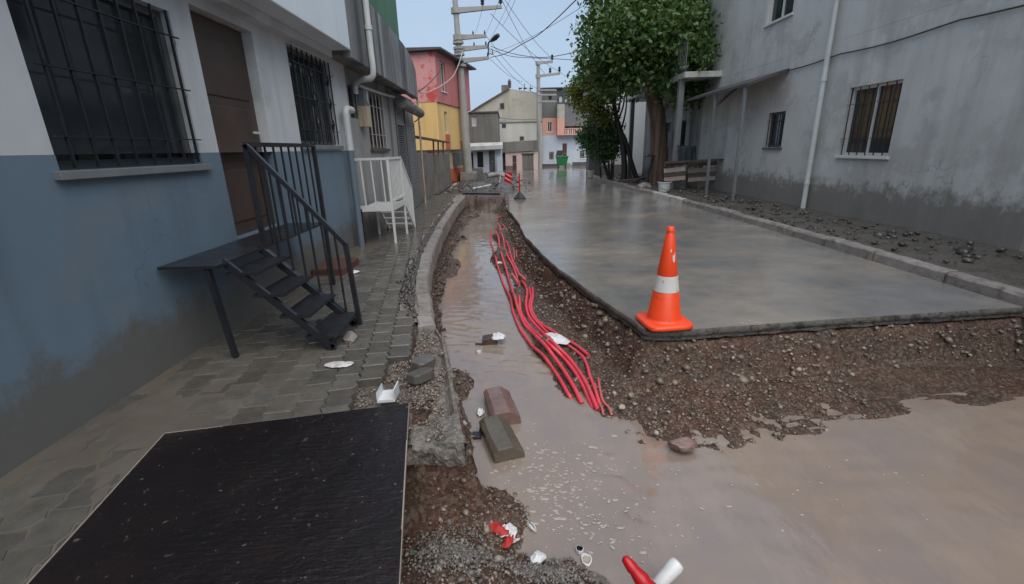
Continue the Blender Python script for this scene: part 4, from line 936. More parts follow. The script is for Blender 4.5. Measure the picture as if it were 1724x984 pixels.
for k in range(24):
    z = .12+k*.086; sd_ = MB(); FL.box(sd_, 11.52, 12.60, z, z+.08, .0, .014+.004*(k % 2)); sd_.build('siding_board', m_siding, h2)
cs = MB(); FL.box(cs, 11.455, 11.51, .1, 2.5, .0, .03); FL.box(cs, 10.55, 10.612, .1, 2.5, .0, .02); cs.build('corner_strip', m_dkgrey, h2)
pp_ = [(6.76, 2.70), (11.0, 2.66), (11.42, 2.64), (11.42, 3.16), (11.34, 3.28), (11.1, 3.40), (10.7, 3.50), (10.2, 3.56), (6.76, 3.72)]
pm_ = MB(); pm_.prism(pp_, (-2.04, 0, 0), (0, 1, 0), (0, 0, 1), (-1, 0, 0), .14); pm_.build('parapet', m_parapet, h2, bevel=.012)
sf = MB(); sf.box(-6.5, -2.182, 6.77, 11.40, 2.745, 2.86); sf.build('balcony_slab', m_cement, h2)  # darker cement colour paints in the shade under the overhang
up_ = MB(); up_.box(-6.8, -3.0, 7.6, 12.55, 2.862, 3.2); up_.build('roof_slab', m_greywall, h2)
gr = MB(); e0 = AX(667, 20, -3.0)
gr.box(-7.5, -2.98, 7.2, e0.y, 3.2, 6.6); gr.build('green_upper_wall', m_green, h2)
dpx = empty('downpipe', (-1.98, 7.4, 2.6), 'grey white downpipe bending under the dark parapet', 'pipe')
yA = 7.53
MB().tube(smooth_path([(-1.985, yA, 5.6), (-1.985, yA, 3.8), (-1.985, yA, 2.95), (-1.985, yA+.01, 2.66), (-2.03, yA+.03, 2.57), (-2.15, yA+.08, 2.56), (-2.30, yA+.22, 2.55), (-2.37, yA+.3, 2.50), (-2.38, yA+.32, 2.38)], 5), .045, 12).build('pipe', m_pvc, dpx, smooth=True)
MB().tube([(-1.985, yA, 3.2), (-1.985, yA, 3.26)], .056, 12).build('collar', m_pvc, dpx, smooth=True)
MB().tube(smooth_path([(-2.36, 8.0, 2.52), (-2.36, 9.6, 2.56), (-2.36, 10.4, 2.6)], 4), .03, 8).build('branch_pipe', m_pvc, dpx, smooth=True)
mbx = empty('meter_box', (-2.3, 7.9, 1.9), 'rust stained beige meter box on the bare grey wall', 'meter box')
q1 = MB(); FL.box(q1, 7.98, 8.20, 1.90, 2.22, .0, .15); q1.build('lower_box', m_creammetal, mbx, bevel=.006)
q1 = MB(); FL.box(q1, 7.99, 8.21, 2.224, 2.46, .0, .13); q1.build('upper_box', m_louver, mbx, bevel=.006)
q1 = MB(); q1.tube(smooth_path([FL.p(8.1, 2.45, .14), FL.p(8.05, 2.4, .16), FL.p(8.04, 2.3, .16), FL.p(8.1, 2.26, .15)], 4), .012, 6); q1.build('cable', m_wireW, mbx)
FL.O.x = WX
aw = empty('awning_roll', (-2.22, 11.4, 2.5), 'rolled up grey awning tube under the parapet end', 'awning')
MB().tube([(-2.24, 10.5, 2.50), (-2.22, 11.35, 2.46), (-2.2, 11.38, 2.46)], [.12, .125, .1], 14).build('roll', m_awning, aw, smooth=True)
MB().tube([(-2.2, 11.42, 2.44), (-2.18, 12.35, 2.40)], [.115, .11], 14).build('roll', m_awning, aw, smooth=True)
MB().bar((-2.38, 12.5, 2.2), (-2.12, 12.42, 2.36), .02).bar((-2.38, 10.6, 2.25), (-2.16, 10.7, 2.42), .02).build('bracket', m_black, aw)
# white platform stair
ws = empty('metal_stair', (-2.05, 7.6, .1), 'white painted steel platform stair with barred railings by the grey house', 'stair')
X0, X1, Y0, Y1, ZD, ZT = -2.32, -1.83, 7.22, 8.08, .66, 1.40
dk = MB(); dk.box(X0, X1, Y0, Y1, ZD, ZD+.012); dk.bar((X0, Y0, ZD), (X1, Y0, ZD), .03, .09); dk.bar((X1, Y0, ZD), (X1, Y1, ZD), .03, .09); dk.build('deck', m_whitemetal, ws)
for (x, y) in ((X1, Y0), (X1, Y1)): MB().bar((x, y, .09), (x, y, ZT), .034).build('post', m_whitemetal, ws)
for (x, y) in ((X0, Y0), (X0, Y1)): MB().bar((x, y, .09), (x, y, ZD), .034).build('leg', m_black if y < 8 else m_whitemetal, ws)
MB().bar((X0-.06, Y0, ZT), (X1, Y0, ZT), .034).bar((X1, Y0, ZT), (X1, Y1, ZT), .034).bar((X1, Y0, ZD+.1), (X1, Y1, ZD+.1), .025).build('handrail', m_whitemetal, ws)
for k in range(3): x = X0+.04+(X1-X0-.02)*(k+.3)/3; MB().bar((x, Y0, ZD+.03), (x-.01, Y0, ZT), .018).build('baluster', m_whitemetal, ws)
for k in range(9): y = Y0+(Y1-Y0)*(k+1)/10; MB().bar((X1, y, ZD+.1), (X1, y, ZT), .014).build('baluster', m_whitemetal, ws)
EY = 8.75
for x in (X0, X1): MB().bar((x, Y1, ZD), (x, EY, .10), .03, .05).build('stringer', m_whitemetal, ws)
for k in range(4):
    t_ = (k+.6)/4.4; y = Y1+(EY-Y1)*t_; z = ZD+(.10-ZD)*t_; MB().box(X0, X1, y-.09, y+.03, z-.012, z+.01).build('tread', m_whitemetal, ws)
MB().bar((X1, Y1, ZT), (X1, EY, .86), .034).bar((X1, EY, .86), (X1, EY, .1), .034).build('stair_rail', m_whitemetal, ws)
for k in range(7): t_ = (k+1)/8; y = Y1+(EY-Y1)*t_; MB().bar((X1, y, ZD+(.1-ZD)*t_), (X1, y, ZT+(.86-ZT)*t_), .014).build('baluster', m_whitemetal, ws)
rodt = MB().tube(smooth_path([(-2.32, 12.82, .08), (-2.33, 12.9, 1.2), (-2.34, 12.95, 2.5), (-2.34, 12.95, 2.78), (-2.33, 12.8, 2.86), (-2.32, 12.7, 2.82)], 5), .025, 8)
tag(rodt.build('thin_pole', M('rusty_white_pipe', (.40, .36, .33), (.20, .10, .07), 2, .5, None, .1), smooth=True), 'thin rust streaked pole with a hooked top at the end of the grey house', 'pole')

# garden walls, gate, rusty frame
gw = MB(); Fg = Face((-2.56, 0, 0), (0, 1, 0), (1, 0, 0)); Fg.wall(gw, 13.05, 16.15, 0, 1.42, [], .18); tag(gw.build('garden_wall', m_gardenwall, fix=False), 'stained cement garden wall just beyond the grey house', 'wall')
gw = MB(); Fg.wall(gw, 16.75, 20.9, 0, 1.36, [], .18); tag(gw.build('garden_wall', m_gardenwall, fix=False), 'greenish stained garden wall in front of the yellow house', 'wall')
gt = MB(); Fg.box(gt, 16.16, 16.74, .1, 1.5, -.16, -.12); gte = gt.build('gate', m_brown); tag(gte, 'narrow dark gate between the two garden walls', 'gate')
gt = MB()
for k in range(4): gt.bar(Fg.p(16.22+k*.16, .15, -.10), Fg.p(16.22+k*.16, 1.45, -.10), .02)
gt.build('bar', m_rust, gte)
fr = empty('steel_frame', (-2.5, 16, 1.4), 'rusty steel pergola frame above the garden wall', 'frame')
MB().bar((-2.5, 13.0, 1.86), (-2.5, 20.3, 1.80), .07).bar((-2.42, 13.0, 1.84), (-2.42, 19, 1.8), .04).build('beam', m_rust, fr)
for y in (16.2, 17.3, 18.6): MB().bar((-2.52, y, 1.36), (-2.5, y, 1.84), .05).build('post', m_rust, fr)

# --- house 3, pink over yellow
A3 = Vector((-2.92, 21.0, 0)); B3 = Vector((-1.92, 26.0, 0)); U3 = (B3-A3).normalized(); N3 = Vector((U3.y, -U3.x, 0)); F3 = Face(A3, U3, N3); L3 = (B3-A3).length
S3 = Face(A3-N3*5.5, N3, -U3)   # side wall facing the viewer
h3 = empty('house', A3, 'tall house painted pink above and yellow below with an orange base', 'house')
w3 = MB(); F3.wall(w3, 0, L3, 3.46, 5.42, [(.55, 1.25, 3.95, 5.15), (3.4, 4.1, 4.0, 5.1)], 5.5); w3.build('pink_storey', m_red, h3, fix=False)
sw = MB(); S3.box(sw, .0, 5.50, 3.47, 5.40, .002, .012); sw.build('side_render', m_pink, h3)
F3.window(h3, .55, 1.25, 3.95, 5.15, div=2); F3.window(h3, 3.4, 4.1, 4.0, 5.1, div=2)
w3 = MB(); F3.O = A3-N3*.06; F3.wall(w3, .05, L3-.3, 1.52, 3.457, [(.9, 1.3, 2.25, 3.15), (3.2, 3.8, 2.0, 3.1)], 5.4); F3.box(w3, .0, .0501, 1.52, 3.455, -5.4, .0); w3.build('yellow_storey', m_yellow, h3, fix=False)
F3.window(h3, .9, 1.3, 2.25, 3.15, div=2, sill=False); F3.window(h3, 3.2, 3.8, 2.0, 3.1, div=2)
pn = MB(); F3.box(pn, .85, 1.45, 1.56, 2.18, .002, .03); F3.box(pn, 3.1, 3.9, 1.56, 1.93, .002, .03); pn.build('red_panel', m_orange, h3)
F3.O = A3-N3*.22
w3 = MB(); F3.wall(w3, .2, L3-.4, .62, 1.517, [], 5.2); w3.build('cream_storey', m_cream, h3, fix=False)
w3 = MB(); F3.wall(w3, .18, L3-.38, 0, .618, [], 5.25); w3.build('orange_base', m_orange, h3, fix=False)
F3.O = A3.copy()
rf = MB(); rf.hexa([F3.p(-.25, 5.425, -5.7), F3.p(L3+.25, 5.425, -5.7), F3.p(L3+.25, 5.425, .35), F3.p(-.25, 5.425, .35), F3.p(-.25, 5.75, -5.7), F3.p(L3+.25, 5.75, -5.7), F3.p(L3+.25, 5.50, .35), F3.p(-.25, 5.50, .35)]); rf.build('roof', m_tarroof, h3)
sat = MB(); F3.box(sat, 2.2, 2.75, .75, 1.35, -.2, .12); sat.build('air_conditioner', m_dkgrey, h3)

# --- far houses at the bend
def bx_facade(Y, x0, x1): return Face((x0, Y, 0), (1, 0, 0), (0, -1, 0)), x1-x0
# grey block and low white shop front
F4, L4 = bx_facade(30.2, -2.75, -.58); h4 = empty('house', (-1.6, 30.2, 0), 'dark cement box house behind the concrete pole', 'house')
m4 = MB(); F4.wall(m4, 0, L4, 1.86, 3.62, [(.55, .85, 2.85, 3.45)], 6); m4.build('wall', m_cement, h4, fix=False); F4.window(h4, .55, .85, 2.85, 3.45, sill=False, pane=m_oldwhite)
m4 = MB(); F4.box(m4, -.06, L4+.05, 3.622, 3.70, -6, .08); m4.build('roof_edge', m_tarroof, h4)
F5, L5 = bx_facade(29.6, -2.55, -.42); h5 = empty('shop_front', (-1.5, 29.6, 0), 'low whitewashed building with barred windows and a corrugated eave', 'house')
m5 = MB(); F5.wall(m5, 0, L5, 0, 1.5, [(.62, 1.0, .40, 1.35), (1.35, 1.72, .1, 1.4), (.2, .38, .3, 1.3)], 6.5); m5.build('wall', m_paleblue, h5, fix=False)
F5.window(h5, .62, 1.0, .40, 1.35, m_dkgrey, bars=4, sill=False, fw=.03); F5.window(h5, .2, .38, .3, 1.3, m_dkgrey, bars=2, sill=False, fw=.03)
F5.door(h5, 1.35, 1.72, .1, 1.4, m_dkgrey, rec=.06, panels=3)
m5 = MB(); F5.box(m5, -.05, .95, .0, .36, .004, .06); m5.build('plinth', m_cement, h5)
m5 = MB(); m5.hexa([F5.p(-.1, 1.50, -.2), F5.p(L5+.1, 1.55, -.2), F5.p(L5+.1, 1.48, .5), F5.p(-.1, 1.42, .5), F5.p(-.1, 1.86, -.2), F5.p(L5+.1, 1.88, -.2), F5.p(L5+.1, 1.70, .5), F5.p(-.1, 1.66, .5)]); m5.build('eave', m_oldwhite, h5)
m5 = MB(); m5.bar(F5.p(.1, 1.1, .02), F5.p(.35, 1.42, .45), .04); m5.build('brace', m_frame, h5)
m5 = MB(); F5.box(m5, 1.85, 2.2, 0, 1.02, .3, .38); tag(m5.build('hoarding', m_paleblue), 'plain white hoarding standing beside the low white building', 'hoarding')
# beige gable house
h6 = empty('house', (1, 37, 0), 'large beige house with a sloping gable and blank weathered wall', 'house')
Y6 = 37.2; P6 = [DY(x, y, Y6) for x, y in ((790, 193), (808, 180), (858, 150), (912, 157))]
zb = DY(842, 206, Y6).z
x0 = P6[0].x; x1 = P6[3].x
m6 = MB(); m6.prism([(x0, zb), (x1, zb), (x1, P6[3].z), (P6[2].x+.02, P6[2].z), (P6[1].x, P6[1].z), (x0, P6[0].z)], (0, Y6, 0), (1, 0, 0), (0, 0, 1), (0, 1, 0), 7); m6.build('upper_wall', m_beige, h6)
m6 = MB(); m6.box(x0, x1, Y6-.02, Y6+7, 0, zb-.08); m6.build('lower_wall', M('cream_render', (.47, .455, .41), (.53, .52, .475), .8, .7, None, .1, 20, .01, streak=((.36, .345, .31), 1.2, .55, .8)), h6)
m6 = MB(); m6.box(x0, x1+.02, Y6-.07, Y6+7, zb-.078, zb-.004); m6.build('string_course', m_cement, h6)
for (xa, ya, xb, yb) in ((842, 174, 849, 183), (845, 209, 852, 215), (875, 230, 882, 236)):
    a = DY(xa, ya, Y6); b = DY(xb, yb, Y6); F6 = Face((0, Y6-.03, 0), (1, 0, 0), (0, -1, 0)); w_ = MB(); F6.box(w_, a.x, b.x, b.z, a.z, -.02, .04); w_ = w_.build('window', m_dkgrey, h6)
    p_ = MB(); F6.box(p_, a.x+.04, b.x-.04, b.z+.04, a.z-.04, .041, .046); p_.build('pane', m_glass, w_)
m6 = MB(); P = P6
for a, b in ((P6[0]+Vector((-.1, 0, -.02)), P6[1]), (P6[1], P6[2])): m6.hexa([(a.x, Y6-.15, a.z), (b.x, Y6-.15, b.z), (b.x, Y6+7.2, b.z), (a.x, Y6+7.2, a.z), (a.x, Y6-.15, a.z+.1), (b.x, Y6-.15, b.z+.1), (b.x, Y6+7.2, b.z+.1), (a.x, Y6+7.2, a.z+.1)])
m6.build('roof', m_tile, h6)
a = DY(851, 157, Y6+1); m6 = MB(); m6.box(a.x-.3, a.x+.25, Y6+.8, Y6+1.4, a.z-.2, a.z+.55); rfc = m6.build('chimney', m_cement, h6)
a = DY(858, 148, Y6+1); m6 = MB(); m6.lathe([(.12, 0), (.14, .35), (.1, .4), (.16, .42), (.05, .62)], (a.x, Y6+1.1, a.z), 10); m6.build('chimney_pot', m_dkgrey, rfc)
for k, (px, py) in enumerate(((883, 150), (893, 153), (875, 152))):
    a = DY(px, 158, Y6+2); m6 = MB(); m6.bar((a.x, Y6+2, a.z-.3), (a.x, Y6+2, a.z+.75-.15*k), .05); m6.lathe([(.02, 0), (.14, .04), (.17, .1)], (a.x+.05, Y6+1.9, a.z+.3), 10); m6.build('roof_vent', m_dkgrey, h6)
# low garage block in front
F7, L7 = bx_facade(34, -.62, 2.12); h7 = empty('garage', (.8, 34, 0), 'low garage block with pale pink front and brown cement parapet', 'garage')
m7 = MB(); F7.wall(m7, .42, L7, 0, 1.22, [(.92, 1.2, 0, 1.0), (1.62, 2.42, 0, 1.06)], 3); m7.build('front_wall', m_palepink, h7, fix=False)
m7 = MB(); m7.hexa([F7.p(-.05, 1.22, -3), F7.p(L7+.02, 1.30, -3), F7.p(L7+.02, 1.30, .12), F7.p(-.05, 1.20, .12), F7.p(-.05, 1.92, -3), F7.p(L7+.02, 2.0, -3), F7.p(L7+.02, 2.0, .12), F7.p(-.05, 1.90, .12)]); m7.build('parapet', m_cement, h7)
m7 = MB(); F7.box(m7, .0, .41, 0, 1.19, -2, -.5); m7.build('passage', m_darkbase, h7)
F7.door(h7, .92, 1.2, .02, 1.0, m_brown, rec=.05, panels=2)
gd = MB(); F7.box(gd, 1.63, 2.41, 0, 1.05, -.12, -.08); gdo = gd.build('garage_door', m_cement, h7)
for k in range(6):
    s_ = MB(); F7.box(s_, 1.65+k*.127, 1.65+k*.127+.115, .02, 1.0, -.079, -.06); s_.build('board', m_cement, gdo)
fm_ = MB(); F7.box(fm_, 1.56, 2.48, 1.061, 1.12, .002, .04); fm_.build('lintel', m_rust, h7)
m7 = MB(); F7.box(m7, .42, .92, 0, .3, .003, .03); m7.build('plinth', m_blockr, h7)
# salmon, grey and pale blue house
Y8 = 38.0; F8, L8 = bx_facade(Y8, 2.72, 6.9); h8 = empty('house', (4.5, Y8, 0), 'three storey house, grey on top, salmon middle, pale blue ground floor', 'house')
zz1 = DY(930, 228, Y8).z; z2_ = DY(930, 199, Y8).z; z3_ = DY(930, 150, Y8).z
m8 = MB(); F8.wall(m8, 0, L8, 0, zz1, [(.5, .95, .5, 1.15), (2.95, 3.4, .55, 1.2), (1.6, 1.95, .25, 1.75)], 6); m8.build('ground_storey', m_paleblue, h8, fix=False)
F8.window(h8, .5, .95, .5, 1.15, bars=4, bm=m_frame); F8.window(h8, 2.95, 3.4, .55, 1.2, bars=4, bm=m_frame); F8.door(h8, 1.6, 1.95, .25, 1.75, m_rust, rec=.06)
m8 = MB(); F8.wall(m8, 0, 1.12, zz1+.003, z2_, [(.42, .78, zz1+.25, zz1+.98)], 6); F8.wall(m8, 1.123, L8, zz1+.003, z2_, [(2.5, 2.95, zz1+.1, zz1+1.1)], 6); m8.build('middle_storey', m_salmon, h8, fix=False)
F8.window(h8, .42, .78, zz1+.25, zz1+.98, div=2); F8.window(h8, 2.5, 2.95, zz1+.1, zz1+1.1, m_rust, sill=False)
by = MB(); F8.box(by, 1.13, 1.68, zz1-.03, z2_-.05, .003, .6); F8.box(by, 1.68, 3.3, zz1-.03, zz1+.04, .003, .6); by.build('bay', m_salmon, h8)
for k in range(9):
    x = 1.75+k*.17; s_ = MB(); F8.box(s_, x, x+.09, zz1+.04, zz1+.4, .5, .58); s_.build('balcony_post', m_frame if k % 2 else m_salmon, h8)
rl_ = MB(); F8.box(rl_, 1.69, 3.3, zz1+.402, zz1+.46, .48, .6); rl_.build('balcony_rail', m_salmon, h8)
m8 = MB(); F8.wall(m8, 0, 1.12, z2_+.003, z3_, [(.5, .75, z2_+1.3, z2_+1.6)], 6); m8.build('grey_storey', m_greybrick, h8, fix=False)
F8.window(h8, .5, .75, z2_+1.3, z2_+1.6, m_dkgrey, sill=False)
m8 = MB(); F8.box(m8, 1.123, 1.68, z2_-.05, z2_+.98, -.1, .6); m8.build('stair_shaft', m_beige, h8)
m8 = MB(); F8.box(m8, 1.683, 3.5, zz1+.62, z2_+.98, -.4, .55); m8.build('shutter_wall', m_greybrick, h8)
m8 = MB(); F8.wall(m8, 1.125, L8, z2_+.983, z3_-.03, [(1.3, 1.6, z2_+1.1, z2_+1.6), (1.75, 1.95, z2_+1.1, z2_+1.6), (2.1, 2.4, z2_+1.1, z2_+1.6)], 6); m8.build('top_storey', m_dkgrey, h8, fix=False)
for a, b in ((1.3, 1.6), (1.75, 1.95), (2.1, 2.4)): F8.window(h8, a, b, z2_+1.1, z2_+1.6, m_dkgrey, sill=False, pane=m_frame, fw=.03)
rl_ = MB(); F8.box(rl_, 1.12, L8, z2_+.96, z2_+1.03, .0, .62); rl_.build('terrace_edge', m_dkgrey, h8)
rfx = MB(); F8.box(rfx, -.1, 1.5, z3_+.003, z3_+.08, -6, .25); F8.box(rfx, 1.52, L8+.1, z3_-.027, z3_+.06, -6, .3); rfx.build('roof', m_tarroof, h8)
for a, b, z in ((-.02, 1.28, .22), (2.4, 4.0, .3)): m8 = MB(); F8.box(m8, a, b, 0, z, .003, .05); m8.build('plinth', m_darkbase, h8)
m8 = MB(); F8.box(m8, 1.3, 2.3, 0, .12, .003, .5); F8.box(m8, 1.4, 2.2, .122, .24, .003, .3); m8.build('steps', m_conc, h8)
st8 = MB(); st8.lathe([(.02, 0), (.2, .03), (.26, .1)], F8.p(2.9, zz1-.35, .2), 10); st8.build('satellite_dish', m_dkgrey, h8)
# house beyond the bend to close the view
F9, L9 = bx_facade(44, 8.6, 19); h9 = empty('house', (12, 44, 0), 'plain pale house beyond the bend on the right', 'house')
m9 = MB(); F9.wall(m9, 0, L9, 0, 5.2, [(1.2, 2.2, 1, 2.2), (4, 5, 1, 2.2), (1.2, 2.2, 3.4, 4.6), (4, 5, 3.4, 4.6)], 7); m9.build('wall', m_oldwhite, h9, fix=False)
for a, b in ((1.2, 1), (4, 1), (1.2, 3.4), (4, 3.4)): F9.window(h9, a, a+1, b, b+1.2, div=2)

# green waste bin
c = G(946, 280, 0); c.y = 35.6; c.x = DY(946, 270, 35.6).x; c.z = 0
b_ = empty('waste_bin', c, 'green wheeled waste container with its dark lid open in the far street', 'waste bin')
q1 = MB(); q1.hexa([c+Vector(v) for v in ((-.32, -.25, .16), (.32, -.25, .16), (.32, .25, .16), (-.32, .25, .16), (-.44, -.33, .80), (.44, -.33, .80), (.44, .33, .80), (-.44, .33, .80))]); q1.build('body', m_binG, b_, bevel=.02)
q1 = MB(); q1.bar(c+Vector((-.47, -.34, .80)), c+Vector((.47, -.34, .80)), .06, .07); q1.bar(c+Vector((-.47, .34, .80)), c+Vector((.47, .34, .80)), .06, .07); q1.build('rim', m_binG, b_)
for k in range(4): q1 = MB(); q1.bar(c+Vector((-.26+k*.17, -.285, .2)), c+Vector((-.33+k*.22, -.345, .76)), .04); q1.build('rib', m_binG, b_)
q1 = MB(); q1.hexa([c+Vector(v) for v in ((-.42, .30, .85), (.05, .30, .85), (.05, .36, .85), (-.42, .36, .85), (-.34, .34, 1.25), (.10, .34, 1.25), (.10, .42, 1.25), (-.34, .42, 1.25))]); q1.build('lid', m_rubber, b_)
for x in (-.27, .27):
    for y in (-.2, .2): MB().tube([c+Vector((x-.03, y, .08)), c+Vector((x+.03, y, .08))], .08, 10).build('wheel', m_rubber, b_)

# ------------------------------------------------------------------ concrete pole with arms and lamp
pc = DY(789, 300, 24); pc.z = 0; top = DY(766, 0, 24)
pole = empty('utility_pole', pc, 'tall tapered concrete utility pole with five crossarms by the pink house', 'utility pole')
lean = (top-pc)/top.z
def PL(z, dx=0, dy=0): return Vector((pc.x+lean.x*z+dx, 24+dy, z))
MB().tube([PL(0), PL(.3), PL(5.25), PL(5.3)], [.235, .225, .165, .15], 18).build('shaft', m_pole, pole, smooth=True)
MB().tube([PL(5.29), PL(7.4), PL(10.4)], [.145, .125, .105], 18).build('upper_shaft', m_pole, pole, smooth=True)
for z in (5.3, 5.78, 6.05, 6.28): MB().tube([PL(z-.05), PL(z+.05)], .25 if z > 5.4 else .30, 18).build('collar', m_pole, pole, smooth=True)
def arm(pz, xe, ye, name='crossarm', ins=()):
    a = PL(pz, -.22); e = DY(xe, ye, 24); mb = MB(); d = e-a; n_ = Vector((0, .07, 0))
    mb.hexa([a-n_*1.3+Vector((0, 0, -.14)), a+Vector((0, -.09, -.14))+d*0+Vector((.0, .18, 0)), e+n_+Vector((0, 0, -.06)), e-n_+Vector((0, 0, -.06)), a-n_*1.3+Vector((0, 0, .1)), a+Vector((0, .09, .1)), e+n_+Vector((0, 0, .06)), e-n_+Vector((0, 0, .06))])
    mb.tube([PL(pz-.13), PL(pz+.11)], .2, 16); o = mb.build(name, m_pole, pole)
    for f_, big in ins:
        p = a+d*f_; s_ = 1.6 if big else .75
        MB().lathe([(.015, .04), (.02, .08*s_), (.05*s_, .09*s_), (.055*s_, .14*s_), (.035*s_, .16*s_), (.055*s_, .18*s_), (.05*s_, .24*s_), (.025*s_, .26*s_), (.03*s_, .32*s_)], p, 8).build('insulator', m_insul, o)
    return e
eA = arm(DY(768, 18, 24).z, 845, 12, ins=((.62, 1), (.975, 1)))
eB = arm(DY(773, 63, 24).z, 819, 61, ins=((.6, 0), (.95, 0)))
eC = arm(DY(775, 83, 24).z, 821, 79, ins=((.6, 0), (.95, 0)))
eD = arm(DY(775, 103, 24).z, 823, 98, ins=((.97, 0),))
arm(9.6, 850, -34)
lp = [DY(823, 93, 24), DY(822, 80, 24), DY(823, 72, 23.9), DY(828, 68, 23.8)]
lamp = MB().tube(smooth_path(lp, 4), .035, 8).build('lamp_arm', m_dkgrey, pole, smooth=True)
a, b = DY(826, 70, 23.8), DY(840, 59, 23.4)
hd = MB(); d_ = (b-a); s_ = Vector((0, .12, 0)); k_ = Vector((.04, 0, .06))
hd.tube([a, a.lerp(b, .2), a.lerp(b, .6), a.lerp(b, .95), b], [.04, .085, .12, .09, .02], 10).build('lamp_head', m_insul, lamp, smooth=True)
MB().tube(smooth_path([DY(825, 90, 24), DY(829, 92, 24), DY(829, 85, 24), DY(826, 82, 24)], 5), .02, 6).build('cable_loop', m_wire, pole)
bs = MB(); bs.box(pc.x-.4, pc.x+.42, 23.6, 24.5, -.02, .42); tag(bs.build('pole_plinth', m_conc, bevel=.03), 'rough concrete block at the foot of the concrete utility pole', 'plinth')
# far pole
fp = DY(908, 281, 35.8); fx = fp.x; ft = DY(906, 105, 35.8)
p2 = empty('utility_pole', (fx, 35.8, 0), 'slimmer concrete utility pole in front of the beige house', 'utility pole')
MB().tube([(fx, 35.8, 0), (ft.x, 35.8, ft.z)], [.2, .115], 14).build('shaft', m_pole, p2, smooth=True)
def arm2(x0, y0, x1, y1, ins):
    a, b = DY(x0, y0, 35.8), DY(x1, y1, 35.8); o = MB().bar(a, b, .14, .16).tube([(a.x+.12, 35.8, a.z-.12), (a.x+.12, 35.8, a.z+.12)], .18, 12).build('crossarm', m_pole, p2)
    for f_ in ins: MB().lathe([(.02, .06), (.03, .12), (.09, .14), (.10, .24), (.05, .27), (.09, .3), (.08, .42), (.03, .46)], a.lerp(b, f_), 8).build('insulator', m_insul, o)
arm2(903, 107, 931, 104, (.95,)); arm2(903, 129, 943, 124, (.58, .97))
for y in (152, 160, 171): a, b = DY(905, y, 35.7), DY(937, y, 35.7); MB().bar(a, b, .1, .1).build('crossarm', m_pole, p2)

# ------------------------------------------------------------------ overhead wires
def wire(a, b, sag, r, label, mat=None, mids=None):
    pts = [a]+(mids or [])+[b]
    if mids: path = smooth_path(pts, 8)
    else: path = [a.lerp(b, t)-Vector((0, 0, sag*4*t*(1-t))) for t in np.linspace(0, 1, 20)]
    tag(MB().tube(path, r, 5).build('wire', mat or m_wire), label, 'wire', 'overhead wires')
D = DY
wire(D(826, 97, 24), D(1030, -55, 12), 0, .016, 'thick dark cable sweeping up to the right from the lowest crossarm across the sky', None, [D(850, 91, 22), D(880, 74, 20), D(905, 60, 18.4), D(935, 34, 16.4), D(970, 0, 14)])
wire(D(828, 90, 24), D(1040, -30, 13), .2, .007, 'thin faint wire just below the thick sweeping cable')
wire(eA+Vector((0, 0, .5)), D(930, 99, 35.8), .25, .012, 'upper wire from the top crossarm to the top of the far pole')
wire(eA+Vector((-.06, 0, .42)), D(917, 124, 35.8), .3, .012, 'lower wire of the close pair leaving the tip of the top crossarm')
wire(D(826, 23, 24), D(942, 121, 35.8), .25, .012, 'wire slanting from mid top crossarm to the lower arm of the far pole')
wire(D(870, -6, 16), D(846, 44, 24), .05, .007, 'short faint wire crossing the pair near the top of the sky')
wire(D(818, 60, 24), D(905, 150, 35.7), .3, .010, 'wire from the second crossarm down to the far pole brackets')
wire(D(820, 78, 24), D(905, 160, 35.7), .3, .010, 'wire from the third crossarm down to the far pole brackets')
wire(D(823, 97, 24), D(880, 138, 36.5), .2, .010, 'wire from the lowest crossarm down to the beige roof')
wire(D(826, 78, 24), D(1012, 78, 17), 0, .014, 'dark cable sagging to the right from the lamp towards the tree', None, [D(850, 87, 23.5), D(880, 94, 22.5), D(918, 97, 21), D(960, 90, 19.5), D(990, 82, 18)])
wire(D(829, 84, 24), D(1000, 104, 20), 0, .012, 'second cable sagging below the lamp cable towards the tree', None, [D(860, 95, 23.2), D(900, 98, 22.3), D(945, 100, 21.2), D(975, 102, 20.6)])
wire(D(800, 57, 24), D(822, -30, 18), .1, .006, 'faint wire rising from the left insulator of the second crossarm')
wire(D(818, 57, 24), D(850, -30, 18), .1, .006, 'faint wire rising from the right insulator of the second crossarm')
wire(D(820, 75, 24), D(872, -30, 18), .1, .006, 'faint wire rising from the third crossarm')
wire(D(779, 80, 24), AX(704, 156, -2.1), 0, .018, 'white service cable drooping from the concrete pole to the grey house', m_wireW, [D(776, 97, 23.5), D(765, 125, 22), D(750, 140, 20.8), D(722, 155, 16)])
wire(F3.p(.7, 4.95, .05), AX(705, 154, -2.1), .1, .016, 'brown cable from the pink house window to the grey house', m_rust)
wire(D(788, 187, 29.9), D(912, 200, 37), .25, .014, 'dark wire hanging across the front of the beige house')
wire(D(942, 121, 35.8), D(1010, 150, 25), .2, .010, 'thin wire running right from the far pole into the foliage')

